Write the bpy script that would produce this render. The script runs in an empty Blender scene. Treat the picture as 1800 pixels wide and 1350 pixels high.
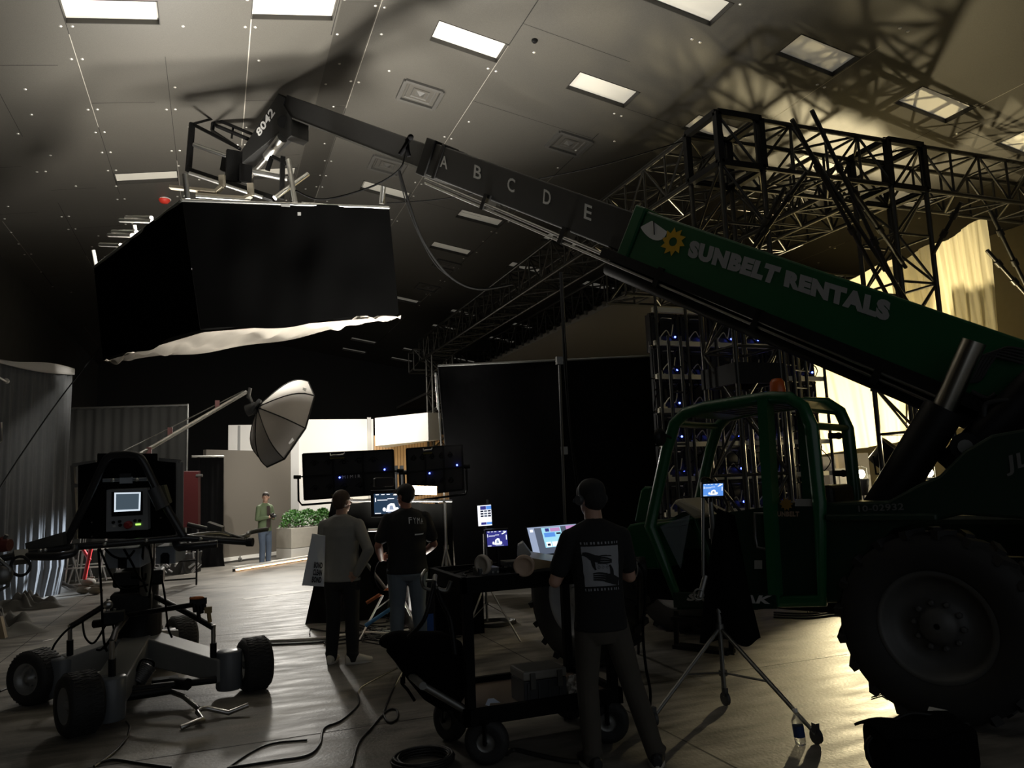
import bpy, bmesh, math, random
from mathutils import Vector as V, Matrix
random.seed(7)
SC = bpy.context.scene
COL = SC.collection
PI = math.pi

# ------------------------------------------------------------------ camera, world, light
FPX, EYE = 1352.0, 1.72
def _axes():
    roll = math.atan(.04); pitch = math.atan(177 * math.cos(roll) / FPX)
    f = V((0, math.cos(pitch), math.sin(pitch))); r0 = V((1, 0, 0)); u0 = r0.cross(f)
    r = r0 * math.cos(roll) - u0 * math.sin(roll); u = u0 * math.cos(roll) + r0 * math.sin(roll)
    yaw = Matrix.Rotation(-math.atan2(.3620, .9322), 3, 'Z')
    return yaw @ r, yaw @ u, yaw @ f
CR, CU, CF = _axes()
CO = V((0, 0, EYE))
cam_data = bpy.data.cameras.new('camera'); cam_data.sensor_width = 36; cam_data.lens = FPX / 1800 * 36
cam_data.clip_start = .05; cam_data.clip_end = 200
cam = bpy.data.objects.new('camera', cam_data); COL.objects.link(cam); SC.camera = cam
cam.matrix_world = Matrix(((CR.x, CU.x, -CF.x, 0), (CR.y, CU.y, -CF.y, 0), (CR.z, CU.z, -CF.z, EYE), (0, 0, 0, 1)))
world = bpy.data.worlds.new('dim_air'); SC.world = world; world.use_nodes = True
world.node_tree.nodes['Background'].inputs[0].default_value = (.9, .95, 1, 1)
world.node_tree.nodes['Background'].inputs[1].default_value = .2
SC.view_settings.view_transform = 'Standard'; SC.view_settings.look = 'None'
SC.view_settings.gamma = 1; SC.view_settings.exposure = 0.14; SC.view_settings.use_curve_mapping = False

def aim(o, p, q):
    o.location = p; o.rotation_euler = (V(q) - V(p)).to_track_quat('-Z', 'Y').to_euler()
def area(name, p, q, w, h, power, col, spread=180):
    d = bpy.data.lights.new(name, 'AREA'); d.shape = 'RECTANGLE'; d.size = w; d.size_y = h; d.energy = power; d.color = col
    d.spread = math.radians(spread); o = bpy.data.objects.new(name, d); COL.objects.link(o); aim(o, p, q); return o
def spot(name, p, q, power, col, ang=60, blend=.4, rad=.06):
    d = bpy.data.lights.new(name, 'SPOT'); d.energy = power; d.color = col; d.spot_size = math.radians(ang); d.spot_blend = blend
    d.shadow_soft_size = rad; o = bpy.data.objects.new(name, d); COL.objects.link(o); aim(o, p, q); return o
def point(name, p, power, col, rad=.04):
    d = bpy.data.lights.new(name, 'POINT'); d.energy = power; d.color = col; d.shadow_soft_size = rad
    o = bpy.data.objects.new(name, d); COL.objects.link(o); o.location = p; return o
WARM = (1, .83, .48); WHITE = (1, .95, .86); COOL = (.78, .88, 1)
# added uplight for the ceiling, then the lamp inside the skirted box
area('added_ceiling_wash', (2.62, 9.45, .3), (1.0, 9.0, 8.9), .6, 1.0, 620, WHITE, 92)
point('softbox_lamp', (-.2, 13.1, 5.15), 800, WHITE, .35)
# key lights of the lit white set
area('set_key', (3.6, 20.3, 5.6), (3.6, 25.5, 2.2), 3.0, 1.0, 150, WHITE, 110)
area('set_floor', (1.9, 21.6, 4.9), (1.2, 19.0, .2), 1.6, 1.0, 120, WHITE, 100)
# lamp that rakes the grey drape, and the back light over the floor towards the camera
spot('drape_lamp', (1.5, 18.3, 2.6), (-2.85, 16.8, .6), 5200, COOL, 21, .9, .15)
spot('floor_rake', (1.9, 23.2, 4.4), (.1, 9.4, 0), 1350, WHITE, 62, .8, .3)
# two added spots, then tungsten lamps on the right: one behind the muslin, two aimed up past the trusses
spot('added_slat_spot', (4.75, 20.5, 1.75), (5.3, 25.0, 2.7), 260, WARM, 60, .9, .1)  # added out of view to brighten the wood slats
spot('added_man_spot', (5.0, 14.0, 2.6), (1.3, 20.0, 1.1), 700, WHITE, 30, .8, .15)  # added behind the flags, helps the LED panel light the far man
spot('muslin_lamp', (14.2, 15.2, 2.3), (11.6, 11.9, 3.4), 3900, WARM, 80, .7, .2)
spot('work_lamp_beam', (10.15, 10.1, 1.98), (9.6, 7.6, 7.6), 90, WARM, 110, .9, .3)
spot('work_lamp_beam_rear', (11.25, 9.72, 1.95), (11.8, 6.8, 7.4), 720, WARM, 105, .9, .07)
spot('added_cabinet_spot', (10.6, 9.0, 2.2), (7.4, 9.9, 2.5), 420, WARM, 70, .9, .05)  # added spot apart from both work lamps, brightens the cabinet backs
spot('work_lamp_floor', (10.15, 10.1, 1.62), (5.3, 5.5, 0), 1500, WARM, 22, .9, .05)

# ------------------------------------------------------------------ helpers
def at(px, py, d):
    return CO + (CR * ((px - 900) / FPX) - CU * ((py - 675) / FPX) + CF) * d
def onz(px, py, z=0.0):
    v = at(px, py, 1) - CO; return CO + v * ((z - EYE) / v.z)
def onx(px, py, x):
    v = at(px, py, 1) - CO; return CO + v * (x / v.x)
def ony(px, py, y):
    v = at(px, py, 1) - CO; return CO + v * (y / v.y)
def onplane(px, py, p0, n):
    v = at(px, py, 1) - CO; return CO + v * ((V(p0) - CO).dot(n) / v.dot(n))

MATS = {}
def mat(name, col, rough=.6, metal=0.0, emit=None, es=0.0, noise=0.0, nscale=8.0, bump=0.0, bscale=60.0, spec=None, trans=0.0, alpha=None, coat=0.0):
    if name in MATS: return MATS[name]
    m = bpy.data.materials.new(name); m.use_nodes = True; nt = m.node_tree; b = nt.nodes['Principled BSDF']
    b.inputs['Base Color'].default_value = (*col, 1); b.inputs['Roughness'].default_value = rough; b.inputs['Metallic'].default_value = metal
    if spec is not None: b.inputs['Specular IOR Level'].default_value = spec
    if coat: b.inputs['Coat Weight'].default_value = coat
    if trans: b.inputs['Transmission Weight'].default_value = trans
    if alpha is not None: b.inputs['Alpha'].default_value = alpha
    if emit: b.inputs['Emission Color'].default_value = (*emit, 1); b.inputs['Emission Strength'].default_value = es
    tc = nt.nodes.new('ShaderNodeTexCoord')
    if noise:
        n = nt.nodes.new('ShaderNodeTexNoise'); n.inputs['Scale'].default_value = nscale; n.inputs['Detail'].default_value = 6
        r = nt.nodes.new('ShaderNodeMix'); r.data_type = 'RGBA'
        r.inputs[6].default_value = (*[c * (1 - noise) for c in col], 1); r.inputs[7].default_value = (*[min(1, c * (1 + noise)) for c in col], 1)
        nt.links.new(tc.outputs['Object'], n.inputs['Vector']); nt.links.new(n.outputs['Fac'], r.inputs[0]); nt.links.new(r.outputs[2], b.inputs['Base Color'])
    if bump:
        n2 = nt.nodes.new('ShaderNodeTexNoise'); n2.inputs['Scale'].default_value = bscale; n2.inputs['Detail'].default_value = 4
        bp = nt.nodes.new('ShaderNodeBump'); bp.inputs['Strength'].default_value = bump; bp.inputs['Distance'].default_value = .02
        nt.links.new(tc.outputs['Object'], n2.inputs['Vector']); nt.links.new(n2.outputs['Fac'], bp.inputs['Height']); nt.links.new(bp.outputs[0], b.inputs['Normal'])
    MATS[name] = m; return m
BLACK = mat('black_paint', (.0055, .0055, .0055), .5, spec=.25)
MATTE = mat('matte_black', (.0045, .0045, .0045), .85, spec=.12)
RUBBER = mat('rubber', (.016, .016, .016), .7, noise=.3, bump=.15)
STEEL = mat('bright_steel', (.55, .54, .52), .28, 1)
DULL = mat('dull_steel', (.22, .22, .21), .45, .9, noise=.15)
ALU = mat('aluminium', (.62, .62, .6), .38, 1)
CLOTHB = mat('black_cloth', (.004, .004, .0043), .95, noise=.3, bump=.25, bscale=14, spec=.05)
GREY = mat('grey_paint', (.2, .2, .19), .45, noise=.12)
DGREY = mat('dark_grey_plastic', (.045, .047, .05), .5)
TRUSS = mat('black_truss_metal', (.05, .048, .042), .36, .7)
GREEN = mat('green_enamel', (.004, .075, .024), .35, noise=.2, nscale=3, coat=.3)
GLASSY = mat('smoked_glass', (.04, .05, .055), .08, 0, alpha=.35)
WHITEP = mat('white_paint', (.78, .77, .73), .5)
CABLE = mat('black_cable', (.005, .005, .005), .8, spec=.05)
LETTER = mat('white_lettering', (.62, .62, .6), .6)

class MB:
    def __init__(s): s.v = []; s.f = []; s.m = []; s.sm = []
    def add(s, vs, fs, m=0, smooth=False):
        o = len(s.v); s.v += [V(p) for p in vs]
        for f in fs: s.f.append([i + o for i in f]); s.m.append(m); s.sm.append(smooth)
        return s
    def para(s, o, a, b, c, m=0):
        o, a, b, c = V(o), V(a), V(b), V(c)
        if a.cross(b).dot(c) < 0: a, b = b, a
        vs = [o, o + a, o + a + b, o + b, o + c, o + a + c, o + a + b + c, o + b + c]
        return s.add(vs, [(3, 2, 1, 0), (4, 5, 6, 7), (0, 1, 5, 4), (1, 2, 6, 5), (2, 3, 7, 6), (3, 0, 4, 7)], m)
    def box(s, c, size, rot=None, m=0):
        R = rot if rot is not None else Matrix.Identity(3)
        a, b, d = (R @ V((size[0], 0, 0)), R @ V((0, size[1], 0)), R @ V((0, 0, size[2])))
        return s.para(V(c) - (a + b + d) / 2, a, b, d, m)
    def beam(s, a, b, w, h, up=(0, 0, 1), m=0):
        a, b = V(a), V(b); d = (b - a); x = d.cross(V(up))
        if x.length < 1e-6: x = d.cross(V((1, 0, 0)))
        x.normalize(); y = x.cross(d).normalized()
        return s.para(a - x * w / 2 - y * h / 2, x * w, y * h, d, m)
    def tube(s, a, b, r, n=8, r2=None, m=0):
        return s.path([a, b], r, n, m=m, radii=[r, r if r2 is None else r2])
    def path(s, pts, r, n=8, closed=False, m=0, radii=None):
        pts = [V(p) for p in pts]; k = len(pts)
        if k < 2: return s
        tang = []
        for i in range(k):
            if closed: t = pts[(i + 1) % k] - pts[i - 1]
            else: t = pts[min(i + 1, k - 1)] - pts[max(i - 1, 0)]
            tang.append(t.normalized() if t.length > 1e-9 else V((0, 0, 1)))
        x = tang[0].cross(V((0, 0, 1)))
        if x.length < 1e-3: x = tang[0].cross(V((1, 0, 0)))
        x.normalize(); vs = []
        for i in range(k):
            x = x - tang[i] * x.dot(tang[i])
            x = x.normalized() if x.length > 1e-6 else tang[i].orthogonal().normalized()
            y = tang[i].cross(x); rr = radii[i] if radii else r
            for j in range(n):
                a = 2 * PI * j / n; vs.append(pts[i] + (x * math.cos(a) + y * math.sin(a)) * rr)
        fs = []
        for i in range(k if closed else k - 1):
            p, q = i * n, ((i + 1) % k) * n
            for j in range(n): fs.append((p + j, p + (j + 1) % n, q + (j + 1) % n, q + j))
        s.add(vs, fs, m, n > 4)
        if not closed:
            s.add(vs[:n], [tuple(range(n - 1, -1, -1))], m); s.add(vs[-n:], [tuple(range(n))], m)
        return s
    def lathe(s, prof, c, axis=(0, 0, 1), n=24, m=0, smooth=True, caps=True):
        c = V(c); z = V(axis).normalized(); x = z.orthogonal().normalized(); y = z.cross(x); vs = []
        for r, h in prof:
            for j in range(n):
                a = 2 * PI * j / n; vs.append(c + z * h + (x * math.cos(a) + y * math.sin(a)) * r)
        fs = []
        for i in range(len(prof) - 1):
            for j in range(n): fs.append((i * n + j, i * n + (j + 1) % n, (i + 1) * n + (j + 1) % n, (i + 1) * n + j))
        s.add(vs, fs, m, smooth)
        if caps:
            s.add(vs[:n], [tuple(range(n - 1, -1, -1))], m); s.add(vs[-n:], [tuple(range(n))], m)
        return s
    def prism(s, poly, ext, m=0, holes=None):
        poly = [V(p) for p in poly]; e = V(ext); n = len(poly)
        vs = poly + [p + e for p in poly]
        fs = [tuple(range(n - 1, -1, -1)), tuple(range(n, 2 * n))] + [(i, (i + 1) % n, n + (i + 1) % n, n + i) for i in range(n)]
        return s.add(vs, fs, m)
    def grid(s, fn, nu, nv, m=0, smooth=True):
        vs = [fn(i / nu, j / nv) for j in range(nv + 1) for i in range(nu + 1)]
        fs = [(j * (nu + 1) + i, j * (nu + 1) + i + 1, (j + 1) * (nu + 1) + i + 1, (j + 1) * (nu + 1) + i) for j in range(nv) for i in range(nu)]
        return s.add(vs, fs, m, smooth)
    def ell(s, c, r, rot=None, nu=14, nv=9, m=0):
        R = rot if rot is not None else Matrix.Identity(3); c = V(c); vs = []; fs = []
        for j in range(nv + 1):
            t = PI * j / nv
            for i in range(nu):
                a = 2 * PI * i / nu
                vs.append(c + R @ V((r[0] * math.sin(t) * math.cos(a), r[1] * math.sin(t) * math.sin(a), r[2] * math.cos(t))))
        for j in range(nv):
            for i in range(nu): fs.append((j * nu + i, (j + 1) * nu + i, (j + 1) * nu + (i + 1) % nu, j * nu + (i + 1) % nu))
        return s.add(vs, fs, m, True)
    def caps(s, a, b, ra, rb, n=12, m=0):                      # tapered capsule
        a, b = V(a), V(b); d = b - a; L = d.length
        if L < 1e-6: return s.ell(a, (ra,) * 3, m=m)
        pr = [(ra * math.cos(t) + 1e-4, -ra * math.sin(t)) for t in (PI / 2, PI / 3, PI / 6)]
        pr += [(ra, 0), (rb, L)] + [(rb * math.cos(t) + 1e-4, L + rb * math.sin(t)) for t in (PI / 6, PI / 3, PI / 2)]
        return s.lathe(pr, a, d, n, m)
    def rings(s, R, n=16, m=0):                                # closed loft of ellipses: (centre, rx, ry[, xaxis])
        vs = []
        for r in R:
            c, rx, ry = V(r[0]), r[1], r[2]; xa = V(r[3]).normalized() if len(r) > 3 else V((1, 0, 0)); ya = V((0, 0, 1)).cross(xa).normalized() if len(r) < 5 else V(r[4]).normalized()
            for j in range(n):
                a = 2 * PI * j / n; vs.append(c + xa * math.cos(a) * rx + ya * math.sin(a) * ry)
        fs = [(i * n + j, i * n + (j + 1) % n, (i + 1) * n + (j + 1) % n, (i + 1) * n + j) for i in range(len(R) - 1) for j in range(n)]
        s.add(vs, fs, m, True); s.add(vs[:n], [tuple(range(n - 1, -1, -1))], m); s.add(vs[-n:], [tuple(range(n))], m); return s
    def build_each(s, name, mats, parent, **kw):                # every loose piece becomes an object of its own
        key = {}; par = list(range(len(s.v)))
        def find(i):
            while par[i] != i: par[i] = par[par[i]]; i = par[i]
            return i
        for i, p in enumerate(s.v):
            k = (round(p.x, 5), round(p.y, 5), round(p.z, 5)); j = key.setdefault(k, i)
            if j != i: par[find(i)] = find(j)
        for f in s.f:
            for i in f[1:]: par[find(i)] = find(f[0])
        g = {}
        for n, f in enumerate(s.f): g.setdefault(find(f[0]), []).append(n)
        out = []
        for fs in g.values():
            b = MB(); idx = {}
            for n in fs:
                q = []
                for i in s.f[n]:
                    if i not in idx: idx[i] = len(b.v); b.v.append(s.v[i])
                    q.append(idx[i])
                b.f.append(q); b.m.append(s.m[n]); b.sm.append(s.sm[n])
            out.append(b.build(name, mats, parent, **kw))
        return out
    def build(s, name, mats, parent=None, loc=None, bev=0.0, seg=2, solid=0.0):
        me = bpy.data.meshes.new(name); off = V(loc) if loc is not None else V((0, 0, 0))
        if parent is not None and loc is None: off = V(parent.get('_o', (0, 0, 0)))
        me.from_pydata([tuple(p - off) for p in s.v], [], s.f)
        for mm in (mats if isinstance(mats, (list, tuple)) else [mats]): me.materials.append(mm)
        me.polygons.foreach_set('material_index', s.m); me.polygons.foreach_set('use_smooth', s.sm)
        me.update(); o = bpy.data.objects.new(name, me); COL.objects.link(o)
        if parent is not None: o.parent = parent; o['_o'] = tuple(parent.get('_o', (0, 0, 0)))
        elif loc is not None: o.location = off
        if solid:
            md = o.modifiers.new('thick', 'SOLIDIFY'); md.thickness = solid
        if bev:
            md = o.modifiers.new('edge', 'BEVEL'); md.width = bev; md.segments = seg; md.limit_method = 'ANGLE'; md.angle_limit = math.radians(50)
        return o
def thing(name, label, cat, loc=(0, 0, 0), group=None):
    o = bpy.data.objects.new(name, None); COL.objects.link(o); o.location = loc; o['_o'] = tuple(V(loc)); o.empty_display_size = .1
    return tag(o, label, cat, group)
def tag(o, label, cat, group=None, kind=None):
    o['label'] = label; o['category'] = cat
    if group: o['group'] = group
    if kind: o['kind'] = kind
    return o
def struct(o):
    o['kind'] = 'structure'; return o
def dup(root, loc, rz=0.0, label=None, name=None):
    r = root.copy(); COL.objects.link(r); r.location = loc; r.rotation_euler = (0, 0, rz)
    if label: r['label'] = label
    for ch in list(root.children):
        c = ch.copy(); COL.objects.link(c); c.parent = r
        for g in list(ch.children):
            d = g.copy(); COL.objects.link(d); d.parent = c
    return r
_TG = {}
def text_geo(txt, bold=.02):
    key = (txt, bold)
    if key in _TG: return _TG[key]
    cu = bpy.data.curves.new('t', 'FONT'); cu.body = txt; cu.size = 1; cu.offset = bold; cu.space_character = 1 + bold * 1.6; cu.resolution_u = 3; cu.extrude = 0
    ob = bpy.data.objects.new('t', cu); COL.objects.link(ob); dg = bpy.context.evaluated_depsgraph_get(); dg.update()
    me = bpy.data.meshes.new_from_object(ob.evaluated_get(dg)); vs = [tuple(v.co) for v in me.vertices]; fs = [tuple(p.vertices) for p in me.polygons]
    bpy.data.objects.remove(ob); bpy.data.meshes.remove(me)
    x0 = min(v[0] for v in vs); x1 = max(v[0] for v in vs); y0 = min(v[1] for v in vs); y1 = max(v[1] for v in vs)
    _TG[key] = ([((v[0] - x0) / (x1 - x0), (v[1] - y0) / (y1 - y0)) for v in vs], fs); return _TG[key]
def put_text(mb, txt, fn, bold=.02, m=0):                     # fn(u,v in 0..1) -> point on the surface
    vs, fs = text_geo(txt, bold); mb.add([fn(u, v) for u, v in vs], fs, m); return mb
def bil(a, b, c, d):                                           # bilinear patch: a bottom-left, b bottom-right, c top-right, d top-left
    a, b, c, d = V(a), V(b), V(c), V(d)
    return lambda u, v: (a * (1 - u) + b * u) * (1 - v) + (d * (1 - u) + c * u) * v
def sag(a, b, k, n=14):
    a, b = V(a), V(b); return [a.lerp(b, i / n) - V((0, 0, k * 4 * (i / n) * (1 - i / n))) for i in range(n + 1)]
def smooth_path(pts, n=6):
    P = [V(p) for p in pts]; out = []
    for i in range(len(P) - 1):
        p0, p1, p2, p3 = P[max(i - 1, 0)], P[i], P[i + 1], P[min(i + 2, len(P) - 1)]
        for k in range(n):
            t = k / n; out.append(.5 * ((2 * p1) + (p2 - p0) * t + (2 * p0 - 5 * p1 + 4 * p2 - p3) * t * t + (3 * p1 - p0 - 3 * p2 + p3) * t ** 3))
    return out + [P[-1]]
# ------------------------------------------------------------------ shell
RX, RZ, SL = 2.24, 8.92, .17                                   # ridge line of the shallow gable
def ceil_z(x): return RZ - SL * abs(x - RX)
def floor_mat():
    m = bpy.data.materials.new('stained_concrete'); m.use_nodes = True; nt = m.node_tree; b = nt.nodes['Principled BSDF']
    tc = nt.nodes.new('ShaderNodeTexCoord')
    def noise(sc, det, vec=None):
        n = nt.nodes.new('ShaderNodeTexNoise'); n.inputs['Scale'].default_value = sc; n.inputs['Detail'].default_value = det
        nt.links.new(vec or tc.outputs['Object'], n.inputs['Vector']); return n
    mp = nt.nodes.new('ShaderNodeMapping'); mp.inputs['Scale'].default_value = (.3, 1.2, 1); mp.inputs['Rotation'].default_value = (0, 0, .35); nt.links.new(tc.outputs['Object'], mp.inputs[0])
    n1 = noise(1.1, 10); n2 = noise(6.5, 12, mp.outputs[0]); n3 = noise(40, 6)
    mx = nt.nodes.new('ShaderNodeMath'); mx.operation = 'ADD'; nt.links.new(n1.outputs['Fac'], mx.inputs[0]); nt.links.new(n2.outputs['Fac'], mx.inputs[1])
    cr = nt.nodes.new('ShaderNodeValToRGB'); cr.color_ramp.elements[0].position = .38; cr.color_ramp.elements[1].position = .62
    hv = nt.nodes.new('ShaderNodeMath'); hv.operation = 'MULTIPLY'; hv.inputs[1].default_value = .5; nt.links.new(mx.outputs[0], hv.inputs[0])
    cr.color_ramp.elements[0].color = (.075, .07, .06, 1); cr.color_ramp.elements[1].color = (.27, .25, .22, 1)
    nt.links.new(hv.outputs[0], cr.inputs[0]); nt.links.new(cr.outputs[0], b.inputs['Base Color'])
    rr = nt.nodes.new('ShaderNodeMapRange'); rr.inputs[1].default_value = .3; rr.inputs[2].default_value = .7; rr.inputs[3].default_value = .44; rr.inputs[4].default_value = .62; b.inputs['Specular IOR Level'].default_value = .22
    nt.links.new(n2.outputs['Fac'], rr.inputs[0]); nt.links.new(rr.outputs[0], b.inputs['Roughness'])
    bp = nt.nodes.new('ShaderNodeBump'); bp.inputs['Strength'].default_value = .25; bp.inputs['Distance'].default_value = .01
    nt.links.new(n3.outputs['Fac'], bp.inputs['Height']); nt.links.new(bp.outputs[0], b.inputs['Normal'])
    return m
JOINT = mat('floor_joint', (.02, .018, .015), .9)
fl = MB(); fl.add([(-9, -6, 0), (18, -6, 0), (18, 40, 0), (-9, 40, 0)], [(0, 1, 2, 3)])
for y in (5.95, 10.6, 16): fl.add([(-9, y, .001), (18, y, .001), (18, y + .012, .001), (-9, y + .012, .001)], [(0, 1, 2, 3)], 1)
for x in (-2.2, 2.9, 7.4): fl.add([(x, -6, .001), (x + .012, -6, .001), (x + .012, 40, .001), (x, 40, .001)], [(0, 1, 2, 3)], 1)
struct(fl.build('floor', [floor_mat(), JOINT]))

def ceiling_mat():
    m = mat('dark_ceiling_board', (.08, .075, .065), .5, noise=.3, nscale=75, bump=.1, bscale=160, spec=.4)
    return m
LCOL = [(-1.97, -.79), (.42, 1.6), (3.11, 4.24), (5.5, 6.62), (7.8, 8.88), (10.15, 11.27), (12.45, 13.55)]
LROW = {0: (10.65, 16.52), 1: (10.46, 16.65), 2: (10.47, 16.9), 3: (8.0, 10.53, 17.05, 19.58, 25.5, 28.1, 33.2, 35.7),
        4: (8.05, 10.58, 17.1, 19.65, 25.6, 28.15, 33.2, 35.7), 5: (8.1, 10.65, 17.1, 19.7, 25.6, 28.2, 33.2), 6: (8.15, 10.75, 17.1)}
LLEN = .56
def ceil_half(mb, x0, x1, cols):
    xs = sorted({x0, x1, *[v for c in cols for v in LCOL[c]]}); ys = sorted({-6, 40, *[v for c in cols for r in LROW[c] for v in (r, r + LLEN)]})
    for i in range(len(xs) - 1):
        for j in range(len(ys) - 1):
            xm, ym = (xs[i] + xs[i + 1]) / 2, (ys[j] + ys[j + 1]) / 2
            if any(LCOL[c][0] < xm < LCOL[c][1] and r < ym < r + LLEN for c in cols for r in LROW[c]): continue
            q = [(xs[i], ys[j]), (xs[i], ys[j + 1]), (xs[i + 1], ys[j + 1]), (xs[i + 1], ys[j])]
            mb.add([(x, y, ceil_z(x)) for x, y in q], [(0, 1, 2, 3)])
cl = MB(); ceil_half(cl, -9, RX, (0, 1)); ceil_half(cl, RX, 18, (2, 3, 4, 5, 6))
def strip(x0, y0, x1, y1, w, m):                                # thin seam between ceiling boards
    dx, dy = (w, 0) if abs(x1 - x0) < abs(y1 - y0) else (0, w)
    cl.add([(x0, y0, ceil_z(x0) - .002), (x1, y1, ceil_z(x1) - .002), (x1 + dx, y1 + dy, ceil_z(x1 + dx) - .002), (x0 + dx, y0 + dy, ceil_z(x0 + dx) - .002)], [(0, 1, 2, 3)], m)
seams = [-7.95, -6.75, -5.55, -4.35, -3.16, -1.97, -.78, .42, 1.62, 2.24, 4.24, 6.63, 8.9, 11.27, 13.6]
for k, x in enumerate(seams):
    y = 4.0
    while y < 38:
        ln = random.uniform(1.5, 4)
        if random.random() < .8: strip(x, y, x, min(38, y + ln), .008 if random.random() < .6 else .014, 1 if random.random() < .6 else 2)
        y += ln
    for j in range(14):
        if k + 1 < len(seams) and random.random() < .45:
            yy = 5 + j * 2.44 + (k % 2) * 1.2; x1 = seams[k + 1]
            strip(x, yy, x + (x1 - x) * random.uniform(.6, 1), yy, .01, 2)
for k, x in enumerate(seams):                                    # washers that hold the boards
    for j in range(26):
        if random.random() < .2: continue
        yy = 5.6 + j * .82 + random.uniform(-.12, .12)
        for dx in ((-.07, .07) if random.random() < .5 else (random.uniform(-.1, .5),)):
            xx = x + dx
            if any(a - .03 < xx < b + .03 and r - .03 < yy < r + LLEN + .03 for c, (a, b) in enumerate(LCOL) for r in LROW[c]): continue
            cl.lathe([(.027, 0), (.024, -.007), (.008, -.014)], (xx, yy, ceil_z(xx)), (0, 0, 1), 8, 3)
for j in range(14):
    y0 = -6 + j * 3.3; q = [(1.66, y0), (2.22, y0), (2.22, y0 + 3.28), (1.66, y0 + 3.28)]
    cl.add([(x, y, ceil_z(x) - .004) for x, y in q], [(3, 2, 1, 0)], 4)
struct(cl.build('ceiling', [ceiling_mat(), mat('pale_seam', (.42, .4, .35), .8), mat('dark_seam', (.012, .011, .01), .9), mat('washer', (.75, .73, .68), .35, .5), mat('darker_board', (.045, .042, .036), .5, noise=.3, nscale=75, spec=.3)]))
wb = MB(); wb.add([(-9, 38, 0), (18, 38, 0), (18, 38, 9), (-9, 38, 9)], [(0, 1, 2, 3)])
struct(wb.build('wall_back', mat('black_wall', (.012, .012, .012), .9)))
wl = MB(); wl.add([(-4.9, -6, 0), (-4.9, 40, 0), (-4.9, 40, 8.2), (-4.9, -6, 8.2)], [(0, 1, 2, 3)])
struct(wl.build('wall_left', mat('dark_side_wall', (.05, .048, .043), .85, noise=.3, nscale=2)))
wr = MB(); wr.add([(15.6, -6, 0), (15.6, 40, 0), (15.6, 40, 6.7), (15.6, -6, 6.7)], [(3, 2, 1, 0)])
struct(wr.build('wall_right', mat('tan_wall', (.2, .17, .1), .8, noise=.1)))

DIFF = mat('light_diffuser', (.82, .79, .7), .5, emit=(1, .95, .82), es=.05)  # fixtures are off; faint glow added to lift them from the dark boards
FRAME = mat('black_fixture_frame', (.02, .018, .015), .6)
cnames = ['first', 'second', 'third', 'fourth', 'fifth', 'sixth', 'seventh', 'eighth']
for c, rows in LROW.items():
    for k, r in enumerate(rows):
        x0, x1 = LCOL[c]; y0, y1 = r, r + LLEN; up = .07
        side = 'left' if c < 2 else 'right'
        t = thing('ceiling_light', f'white ceiling light, {cnames[k]} from the camera in the {cnames[c]} lengthwise row from the left', 'ceiling light', ((x0 + x1) / 2, (y0 + y1) / 2, ceil_z((x0 + x1) / 2)), 'recessed ceiling lights')
        m = MB(); m.add([(x, y, ceil_z(x) + up) for x, y in ((x0, y0), (x1, y0), (x1, y1), (x0, y1))], [(3, 2, 1, 0)])
        m.build('diffuser', DIFF, t)
        m = MB(); co = [(x0, y0), (x1, y0), (x1, y1), (x0, y1)]
        for i in range(4):
            (ax, ay), (bx, by) = co[i], co[(i + 1) % 4]
            m.add([(ax, ay, ceil_z(ax) - .006), (bx, by, ceil_z(bx) - .006), (bx, by, ceil_z(bx) + up + .02), (ax, ay, ceil_z(ax) + up + .02)], [(0, 1, 2, 3)])
        m.build('frame', FRAME, t, solid=.012)
VENT = mat('vent_metal', (.085, .082, .075), .5)
vl = ['dark square ceiling vent above the black boom, nearest the ridge line', 'dark square ceiling vent right of the lettered boom, below two white lights',
      'dark square ceiling vent just below the boom end, beside the hanging cables', 'small dark ceiling vent beside the cable loop, left of the long truss',
      'small dark ceiling vent right above the skirt corner light', 'dark ceiling vent partly hidden under the lettered boom']
for (x, y), lab in zip([(3.36, 12.64), (6.33, 12.74), (3.42, 15.8), (6.31, 21.18), (6.41, 23.75), (6.2, 16.23)], vl):
    t = thing('ceiling_vent', lab, 'vent', (x, y, ceil_z(x)), 'square ceiling vents')
    sl = -SL
    def C(dx, dy, dz): return V((x + dx, y + dy, ceil_z(x) + sl * dx + dz))
    m = MB(); s = .33
    for a, b in (((-s, -s), (s, -s)), ((s, -s), (s, s)), ((s, s), (-s, s)), ((-s, s), (-s, -s))):
        m.beam(C(*a, -.02), C(*b, -.02), .07, .05)
    m.build('frame', VENT, t)
    m = MB()
    for q in (.24, .15):
        ring = [C(-q, -q, -.01), C(q, -q, -.01), C(q, q, -.01), C(-q, q, -.01)]; q2 = q - .07
        inn = [C(-q2, -q2, .03), C(q2, -q2, .03), C(q2, q2, .03), C(-q2, q2, .03)]
        m.add(ring + inn, [(i, (i + 1) % 4, 4 + (i + 1) % 4, 4 + i) for i in range(4)])
    m.add([C(-.08, -.08, .0), C(.08, -.08, 0), C(.08, .08, 0), C(-.08, .08, 0), C(0, 0, -.05)], [(0, 1, 4), (1, 2, 4), (2, 3, 4), (3, 0, 4)])
    m.add([C(-.3, -.3, .05), C(.3, -.3, .05), C(.3, .3, .05), C(-.3, .3, .05)], [(0, 1, 2, 3)])
    m.build('louver', VENT, t)
p = V((-1.12, 18.09, ceil_z(-1.12)))
t = thing('smoke_alarm', 'small round red alarm on the dark ceiling above the black skirt', 'alarm', p)
MB().lathe([(.12, .0), (.12, -.04), (.08, -.09), (.02, -.1)], p, (0, 0, 1), 20).build('housing', mat('alarm_red', (.75, .05, .03), .5), t)
MB().lathe([(.14, .0), (.14, -.015)], p, (0, 0, 1), 20).build('base_ring', WHITEP, t)
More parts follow.
